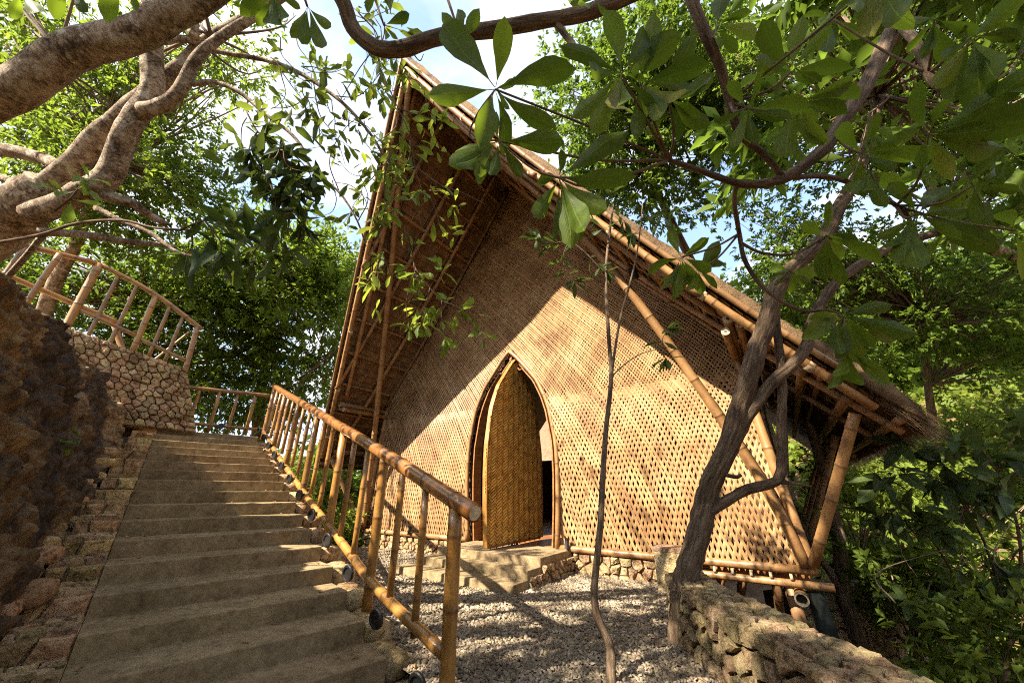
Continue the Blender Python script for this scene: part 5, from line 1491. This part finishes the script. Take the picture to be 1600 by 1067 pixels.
# --- trees behind
tree('bushy_tree', 'bushy sunlit tree behind the landing railing, left of the hut roof', [(415, 430, 11, 125, 95, 1.7, 1200), (500, 480, 10.5, 70, 110, 1.3, 640), (340, 520, 11, 100, 110, 1.6, 800), (460, 590, 11, 80, 70, 1.2, 480), (520, 420, 10.5, 40, 60, .8, 208)],
     M['fol_light'], .19, .19, [at(400, 800, 11.5), at(405, 650, 11.3), at(420, 520, 11), at(430, 430, 11)], (.22, .07), M['bark'], None, 8, (0, 0), 3, .5, .34)
tree('slender_tree', 'feathery pale green tree rising beside the left edge of the hut roof', [(560, 500, 9.0, 26, 60, .5, 210), (578, 430, 8.6, 28, 40, .4, 170), (545, 590, 9.2, 22, 50, .4, 110), (440, 640, 9.6, 40, 40, .5, 120)],
     M['fol_light'], .15, .12, [at(520, 800, 9.4), at(540, 640, 9.2), at(560, 520, 9.0), at(575, 430, 8.6)], (.06, .02), M['bark'], None, 9, None, 4, .7, .2)
tree('leafy_tree', 'tall leafy tree closing the view behind the pale old tree, upper left', [(110, 230, 7.5, 190, 150, 1.4, 1487), (250, 300, 8.0, 150, 120, 1.3, 1136), (60, 60, 7.5, 170, 110, 1.2, 875), (330, 60, 8.0, 130, 90, 1.2, 455), (240, 150, 8, 130, 80, 1, 367)],
     M['fol_light'], .125, .19, [at(-60, 800, 8), at(20, 600, 8), at(110, 400, 7.8), at(170, 250, 7.6)], (.2, .06), M['palebark'], None, 8, (0, 0), 5, .45, .28)
tree('dense_tree', 'dense dark tree behind the upper walkway railing', [(120, 430, 9.5, 210, 70, 1.5, 1330), (300, 480, 9.8, 110, 110, 1.4, 909), (200, 520, 9.8, 160, 80, 1.2, 770), (360, 600, 10, 80, 80, 1.2, 560)],
     M['fol_green'], .15, .2, [at(200, 900, 10), at(215, 700, 10), at(225, 560, 9.8), at(230, 470, 9.6)], (.2, .06), M['bark'], None, 8, (0, 0), 6, .5, .30)
GR = 'leafy trees crowding behind the right roof slope'
tree('canopy_tree', 'tall bright tree showing above the middle of the right roof slope', [(930, 170, 10, 90, 120, 1.5, 1122), (1040, 90, 9.5, 120, 130, 1.5, 1530), (1010, 270, 10, 110, 90, 1.4, 1020), (1120, 200, 9.5, 100, 130, 1.4, 1326), (900, 300, 10.5, 40, 60, .8, 224)],
     M['fol_green'], .155, .2, [H(1.6, -9.5, -1.0), H(1.4, -9.0, 4), at(1010, 260, 10.6), at(1040, 170, 9.8)], (.2, .06), M['bark'], GR, 8, None, 7, .4, .3)
tree('canopy_tree', 'spreading tree over the top right corner with a pale lit limb', [(1270, 60, 7.5, 150, 120, 1.4, 1302), (1420, 120, 7.2, 150, 130, 1.4, 1388), (1560, 60, 7, 110, 150, 1.3, 1041), (1540, 260, 7, 120, 120, 1.3, 954), (1330, 220, 7.6, 120, 100, 1.3, 781)],
     M['fol_green'], .125, .2, [at(2300, 1000, 8), at(2000, 640, 7.8), at(1720, 450, 7.5), at(1600, 410, 7.4), at(1540, 385, 7.3), at(1480, 330, 7.2), at(1420, 230, 7.2)], (.17, .06), M['palebark'], GR, 8, None, 8, .45, .28)
tree('canopy_tree', 'open-branched tree with sky gaps right of the leaning tree', [(1300, 400, 8.5, 130, 80, 1.3, 742), (1460, 480, 8.2, 170, 90, 1.3, 965), (1210, 400, 9, 70, 90, 1.2, 445), (1580, 420, 8, 80, 110, 1.2, 445), (1350, 520, 8.6, 110, 50, 1, 311), (1540, 570, 8.4, 90, 50, 1, 311)],
     M['fol_green'], .125, .2, [at(1480, 950, 9), at(1470, 760, 8.8), at(1450, 600, 8.5), at(1440, 500, 8.3)], (.12, .05), M['bark'], GR, 8, None, 9, .8, .26)
tree('canopy_tree', 'low rounded tree peeping over the roof behind the leaning trunk', [(1170, 470, 12, 60, 50, 1.2, 500), (1250, 480, 12, 60, 60, 1.2, 460), (1290, 560, 12, 70, 60, 1.2, 420)],
     M['fol_light'], .17, .2, [at(1230, 800, 12.5), at(1225, 640, 12.2), at(1220, 520, 12)], (.12, .05), M['bark'], GR, 8, None, 10, .4, .3)
# forked tree just beyond the stone wall, under the eave
t6 = thing('forked_tree', 'dark forked tree trunk standing beyond the stone wall under the roof eave', 'tree')
branch('trunk', t6, [at(1345, 1015, 4.3), at(1322, 930, 4.4), at(1312, 860, 4.5), at(1306, 800, 4.6), at(1288, 740, 4.7), at(1272, 690, 4.8), at(1262, 660, 4.9)], .085, .05, BK, 12, .14, 36, 61)
branch('limb', t6, [at(1322, 935, 4.4), at(1295, 890, 4.45), at(1268, 850, 4.6), at(1250, 800, 4.8)], .05, .03, BK, 10, .12, 18, 62)
branch('limb', t6, [at(1306, 800, 4.6), at(1300, 760, 4.7), at(1292, 715, 4.8), at(1288, 680, 4.9)], .035, .02, BK, 10, .12, 18, 63)
P, A_, C = blob(1285, 800, 4.7, 40, 70, .35, 36, 964, clump=4, sig=.12); tw = Twigs(); limbs_to(tw, at(1306, 800, 4.6), C, 3, .01, .8, .003); tw.done(t6, M['twig'])
foliage(t6, P, A_, 8, .09, .2, M['fol_deep'], 965)

# shrub with big dull leaves, lower right
s1 = thing('shrub', 'dark shrub with large dull drooping leaves at the lower right, beyond the stone wall', 'shrub')
for i, pth in enumerate(([(1590, 1100, 3.4), (1570, 960, 3.5), (1540, 850, 3.6), (1500, 780, 3.6)], [(1600, 1090, 3.3), (1600, 950, 3.3), (1590, 820, 3.4), (1560, 740, 3.4)], [(1560, 1100, 3.6), (1530, 980, 3.7), (1480, 880, 3.8), (1440, 820, 3.8)], [(1650, 1000, 3.2), (1640, 850, 3.2), (1620, 720, 3.3)])):
    branch('stem', s1, [at(*p) for p in pth], .018, .008, M['twig'], 8, .1, 16, 70+i)
tw = Twigs(); cn = [0]
for pth in ([(1540, 850, 3.6), (1500, 775, 3.6), (1460, 745, 3.6), (1410, 740, 3.6), (1380, 750, 3.6)], [(1500, 780, 3.6), (1470, 720, 3.6), (1430, 700, 3.6), (1405, 690, 3.6)], [(1560, 740, 3.4), (1530, 700, 3.4), (1490, 690, 3.4)],
            [(1560, 740, 3.4), (1580, 690, 3.4), (1600, 660, 3.4)], [(1480, 880, 3.8), (1440, 815, 3.8), (1400, 800, 3.8), (1370, 805, 3.8)], [(1590, 820, 3.4), (1540, 790, 3.4), (1500, 800, 3.4), (1470, 830, 3.4)],
            [(1540, 850, 3.6), (1560, 900, 3.5), (1590, 930, 3.5)], [(1530, 980, 3.7), (1500, 940, 3.7), (1450, 930, 3.7), (1420, 940, 3.7)], [(1570, 960, 3.5), (1600, 1000, 3.4), (1610, 1040, 3.4)], [(1620, 720, 3.3), (1580, 740, 3.3), (1550, 770, 3.3)], [(1590, 820, 3.4), (1620, 860, 3.3), (1600, 900, 3.3)], [(1480, 880, 3.8), (1510, 900, 3.7), (1530, 930, 3.7)]):
    leafy(s1, tw, pth, LEAF_SHRUB, .075, 42, per=2, counter=cn, end=6, r0=.007)
tw.done(s1, M['twig'])
def bush(label, blobs, mat, Ln, wr, root, seed, k=9, sig=.2, name='shrub', frac=.6, group=None):
    s_ = thing(name, label, 'shrub', group)
    tw = Twigs(); Ps, As = [], []
    for i, bl in enumerate(blobs):
        P, A_, C = blob(*bl, seed*17+i, sig=sig, clump=8); Ps.append(P); As.append(A_); limbs_to(tw, root, C, seed+i, .016, frac, .004)
    o = link('stems', mesh_np('stems', tw.V, tw.F, True), M['twig'], s_); o['kind'] = 'stuff'
    foliage(s_, np.concatenate(Ps), np.concatenate(As), k, Ln, wr, mat, seed)
bush('low dark bush with drooping narrow leaves on the slope beyond the stone wall', [(1430, 930, 4.3, 75, 45, .4, 150), (1390, 900, 4.4, 40, 40, .3, 70), (1480, 960, 4.2, 50, 40, .3, 60)], M['fol_deep'], .15, .15, at(1440, 1030, 4.3), 21)
bush('orange-tinged leafy bush under the thatch eave on the right', [(1330, 740, 7.0, 45, 45, .5, 130), (1370, 790, 7, 60, 40, .5, 150)], M['fol_ground'], .13, .22, at(1345, 870, 7.0), 22)
bush('bright bush on the slope right of the eave', [(1430, 760, 8.5, 80, 60, .8, 380), (1520, 700, 9, 90, 70, .9, 420), (1590, 640, 9, 60, 60, .9, 260)], M['fol_ground'], .15, .24, at(1480, 880, 8.6), 23)
bush('tangled bush filling the lower right corner behind the stone wall', [(1560, 1000, 3.0, 90, 70, .4, 90), (1500, 1060, 3.0, 80, 40, .4, 70), (1600, 900, 3.9, 60, 80, .4, 80)], M['fol_deep'], .13, .2, at(1560, 1120, 3.1), 24)
bush('green bush in the gap between the stairs and the left hut wall', [(520, 790, 8.5, 55, 55, .6, 330), (470, 770, 9.5, 50, 40, .6, 220), (556, 830, 7.6, 30, 40, .5, 150)], M['fol_ground'], .17, .2, at(520, 880, 8.3), 25)
for i, (u, v, d, L_) in enumerate(((70, 640, 2.9, 'small leafy seedling on the middle of the rock bank'), (105, 700, 2.7, 'small seedling low on the rock bank beside the stone edging'), (10, 1050, 1.75, 'seedling at the foot of the rock bank, bottom left corner'))):
    s_ = thing('seedling', L_, 'plant'); tw = Twigs()
    for j in range(4):
        c = at(u+random.uniform(-8, 8), v+random.uniform(-6, 6), d); tip_ = c+rnd_dir()*.05+Vector((0, 0, .05))
        tw.add([at(u, v+12, d+.12), c, tip_], .003, .002)
        for _ in range(2): put_leaf(s_, LEAF_FRESH, tip_, rnd_dir()+Vector((0, 0, .1)), .085, .6)
    tw.done(s_, M['twig'])
# dead vines and sticks on the right slope
vt = thing('dry_vine', 'tangle of dry vine stems on the slope at the lower right', 'vine'); tw = Twigs()
r = random.Random(8)
for i in range(26):
    u0, v0 = r.uniform(1380, 1600), r.uniform(900, 1080); d0 = r.uniform(3.4, 5.0)
    tw.add([at(u0, v0, d0), at(u0+r.uniform(-60, 60), v0-r.uniform(20, 90), d0+.2), at(u0+r.uniform(-120, 120), v0-r.uniform(40, 170), d0+.4)], .008, .003, 5, 10)
o = link('stem', mesh_np('stem', tw.V, tw.F, True), M['palebark'], vt); o['kind'] = 'stuff'

# ground cover on the slopes
def scatter(n, xr, yr, seed, cond):
    r = np.random.default_rng(seed); out = []
    while len(out) < n:
        x, y = r.uniform(*xr), r.uniform(*yr)
        if cond(x, y): out.append((x, y, terrain_z(x, y)+r.uniform(.02, .28)))
    P = np.array(out); A_ = np.tile(np.array([0, 0, 1.]), (len(P), 1))+r.normal(0, .45, (len(P), 3)); return P, A_
def c_right(x, y):
    t, n, _ = hut_of(Vector((x, y, 0)))
    dist = math.hypot(x, y)
    return x > 2.2 and (t > 2.6 or n < -7) and dist > 5.3 and noise.noise(Vector((x*.6, y*.6, 2))) > -.25-max(0, dist-6)*.08
P, A_ = scatter(5200, (2.5, 15), (1.5, 14), 31, c_right); o = foliage(None, P, A_, 8, .13, .24, M['fol_ground'], 31, name='ground_cover'); tag(o, 'low leafy creepers covering the slope on the right', kind='stuff')
P, A_ = scatter(5200, (8, 34), (4, 34), 32, lambda x, y: c_right(x, y) and math.hypot(x, y) > 11); o = foliage(None, P, A_, 8, .34, .26, M['fol_ground'], 32, name='ground_cover'); tag(o, 'bright green creepers covering the far hillside', kind='stuff')
P, A_ = scatter(3000, (-14, 1), (8.6, 26), 33, lambda x, y: hut_of(Vector((x, y, 0)))[0] < -6.2 or hut_of(Vector((x, y, 0)))[1] < -7); o = foliage(None, P, A_, 8, .26, .14, M['fol_ground'], 33, name='grass'); tag(o, 'tall green weeds and grass beyond the stairs, left of the hut', kind='stuff')
def far_wood(a0, a1, r0, r1, hgt, n, seed, label):
    r = np.random.default_rng(seed)
    m = n//14; an = np.radians(r.uniform(a0, a1, m)); ds = r.uniform(r0, r1, m)
    C = np.stack([np.sin(an)*ds, np.cos(an)*ds, np.array([terrain_z(np.sin(a)*d, np.cos(a)*d) for a, d in zip(an, ds)])+hgt*r.random(m)**.8], 1)
    P = C[r.integers(0, m, n)]+r.normal(0, .9, (n, 3)); A_ = r.normal(0, .6, (n, 3))+np.array([0, 0, .6])
    o = foliage(None, P, A_, 7, .55, .28, M['fol_green'], seed, name='distant_wood'); tag(o, label, kind='stuff')
far_wood(28, 75, 24, 45, 7, 7000, 41, 'wooded hillside far behind on the right')
far_wood(-75, -14, 22, 40, 2.2, 4200, 42, 'distant low woodland beyond the stairs')
# unseen trees added towards the sun, shading the big leaves, dappling the yard
def shade(label, centre, rad, n, seed, root, thin, Ln=.15):
    t_ = thing('added_shade_tree', label, 'tree', 'unseen trees added for their shade')
    r = np.random.default_rng(seed); c = np.array(centre)
    branch('trunk', t_, [Vector(root), Vector(root).lerp(Vector(centre), .5)+Vector((.15, .1, 0)), Vector(centre)], .14, .05, M['palebark'], 10, .14, 16, seed)
    m = n//10; q = r.normal(size=(m, 3)); q /= np.linalg.norm(q, axis=1, keepdims=True); q *= r.random((m, 1))**.4
    C = c+q*np.array(rad); P = C[r.integers(0, m, n)]+r.normal(0, .25, (n, 3)); A_ = P-c+r.normal(0, .6, (n, 3))
    tw = Twigs(); limbs_to(tw, centre, C, seed, .025, .5, .004); tw.done(t_, M['twig'])
    foliage(t_, P, A_, 8, Ln, .2, M['fol_green'], seed, thin=thin)
shade('unseen leafy tree added behind the viewer on the left for dappled shade', (-5.1, -.7, 6.0), (1.9, 1.6, 1.2), 330, 52, (-5.4, -1.4, .5), (.97, .95), .17)
shade('unseen tall tree added behind the viewer to shade the big leaves', (-4.0, -2.4, 8.4), (2.4, 1.7, 1.4), 1000, 53, (-4.2, -3.0, 0), (.97, .9), .17)
def add_thicket_behind():  # unseen thicket, added to keep low light off the risers
    r = np.random.default_rng(77); n = 3600; m = n//14
    an = np.radians(r.uniform(112, 262, m)); ds = r.uniform(5.0, 9.5, m)
    C = np.stack([np.sin(an)*ds, np.cos(an)*ds, .1+np.where(np.degrees(an) < 178, 3.6, 2.2)*r.random(m)], 1)
    P = C[r.integers(0, m, n)]+r.normal(0, .45, (n, 3)); A_ = r.normal(0, .6, (n, 3))
    o = foliage(None, P, A_, 8, .34, .22, M['fol_deep'], 78, name='added_thicket', thin=(1, .9)); tag(o, 'unseen green thicket added behind the viewer to block low light', kind='stuff')
add_thicket_behind()

# dry leaves lying about on the gravel and the steps
r = random.Random(19); V = []; F = []; A = []
for i in range(150):
    if i < 95:
        x, y = r.uniform(-1.6, 1.2), r.uniform(1.6, 5.4); z = .014
        if not in_poly(x, y, [(p[0], p[1]) for p in gp]): continue
        if hut_of(Vector((x, y, 0)))[1] < 1.5 and hut_of(Vector((x, y, 0)))[0] > -3: continue
        c = Vector((x, y, z))
    else:
        k = r.randint(0, 13); c = S(TREAD*k+r.uniform(.05, .3), r.choice((r.uniform(.03, .2), r.uniform(.2, 1.3), r.uniform(1.15, 1.33))), SZ0+RISE*k+.006)
    a = r.uniform(0, 6.28); l = r.uniform(.03, .065); d = Vector((math.cos(a), math.sin(a), 0)); e = Vector((-d.y, d.x, 0)); h = Vector((0, 0, 1))
    k0 = len(V); w = l*r.uniform(.2, .32)
    V += [c, c+d*l*.5+e*w+h*.008, c+d*l+h*.004, c+d*l*.5-e*w+h*.010]; F += [(k0, k0+1, k0+2), (k0, k0+2, k0+3)]; A += [r.random()]*4
M['dry'] = simple('dry_leaf', [(.3, (.16, .08, .03)), (.7, (.36, .21, .09))], scale=20, rough=.8, bump=.2, val_rnd=.45, attr='rnd')
o = link('leaf_litter', mesh_np('leaf_litter', V, F, False, {'rnd': A}), M['dry']); tag(o, 'scattered dry brown leaves on the gravel and the concrete steps', kind='stuff')
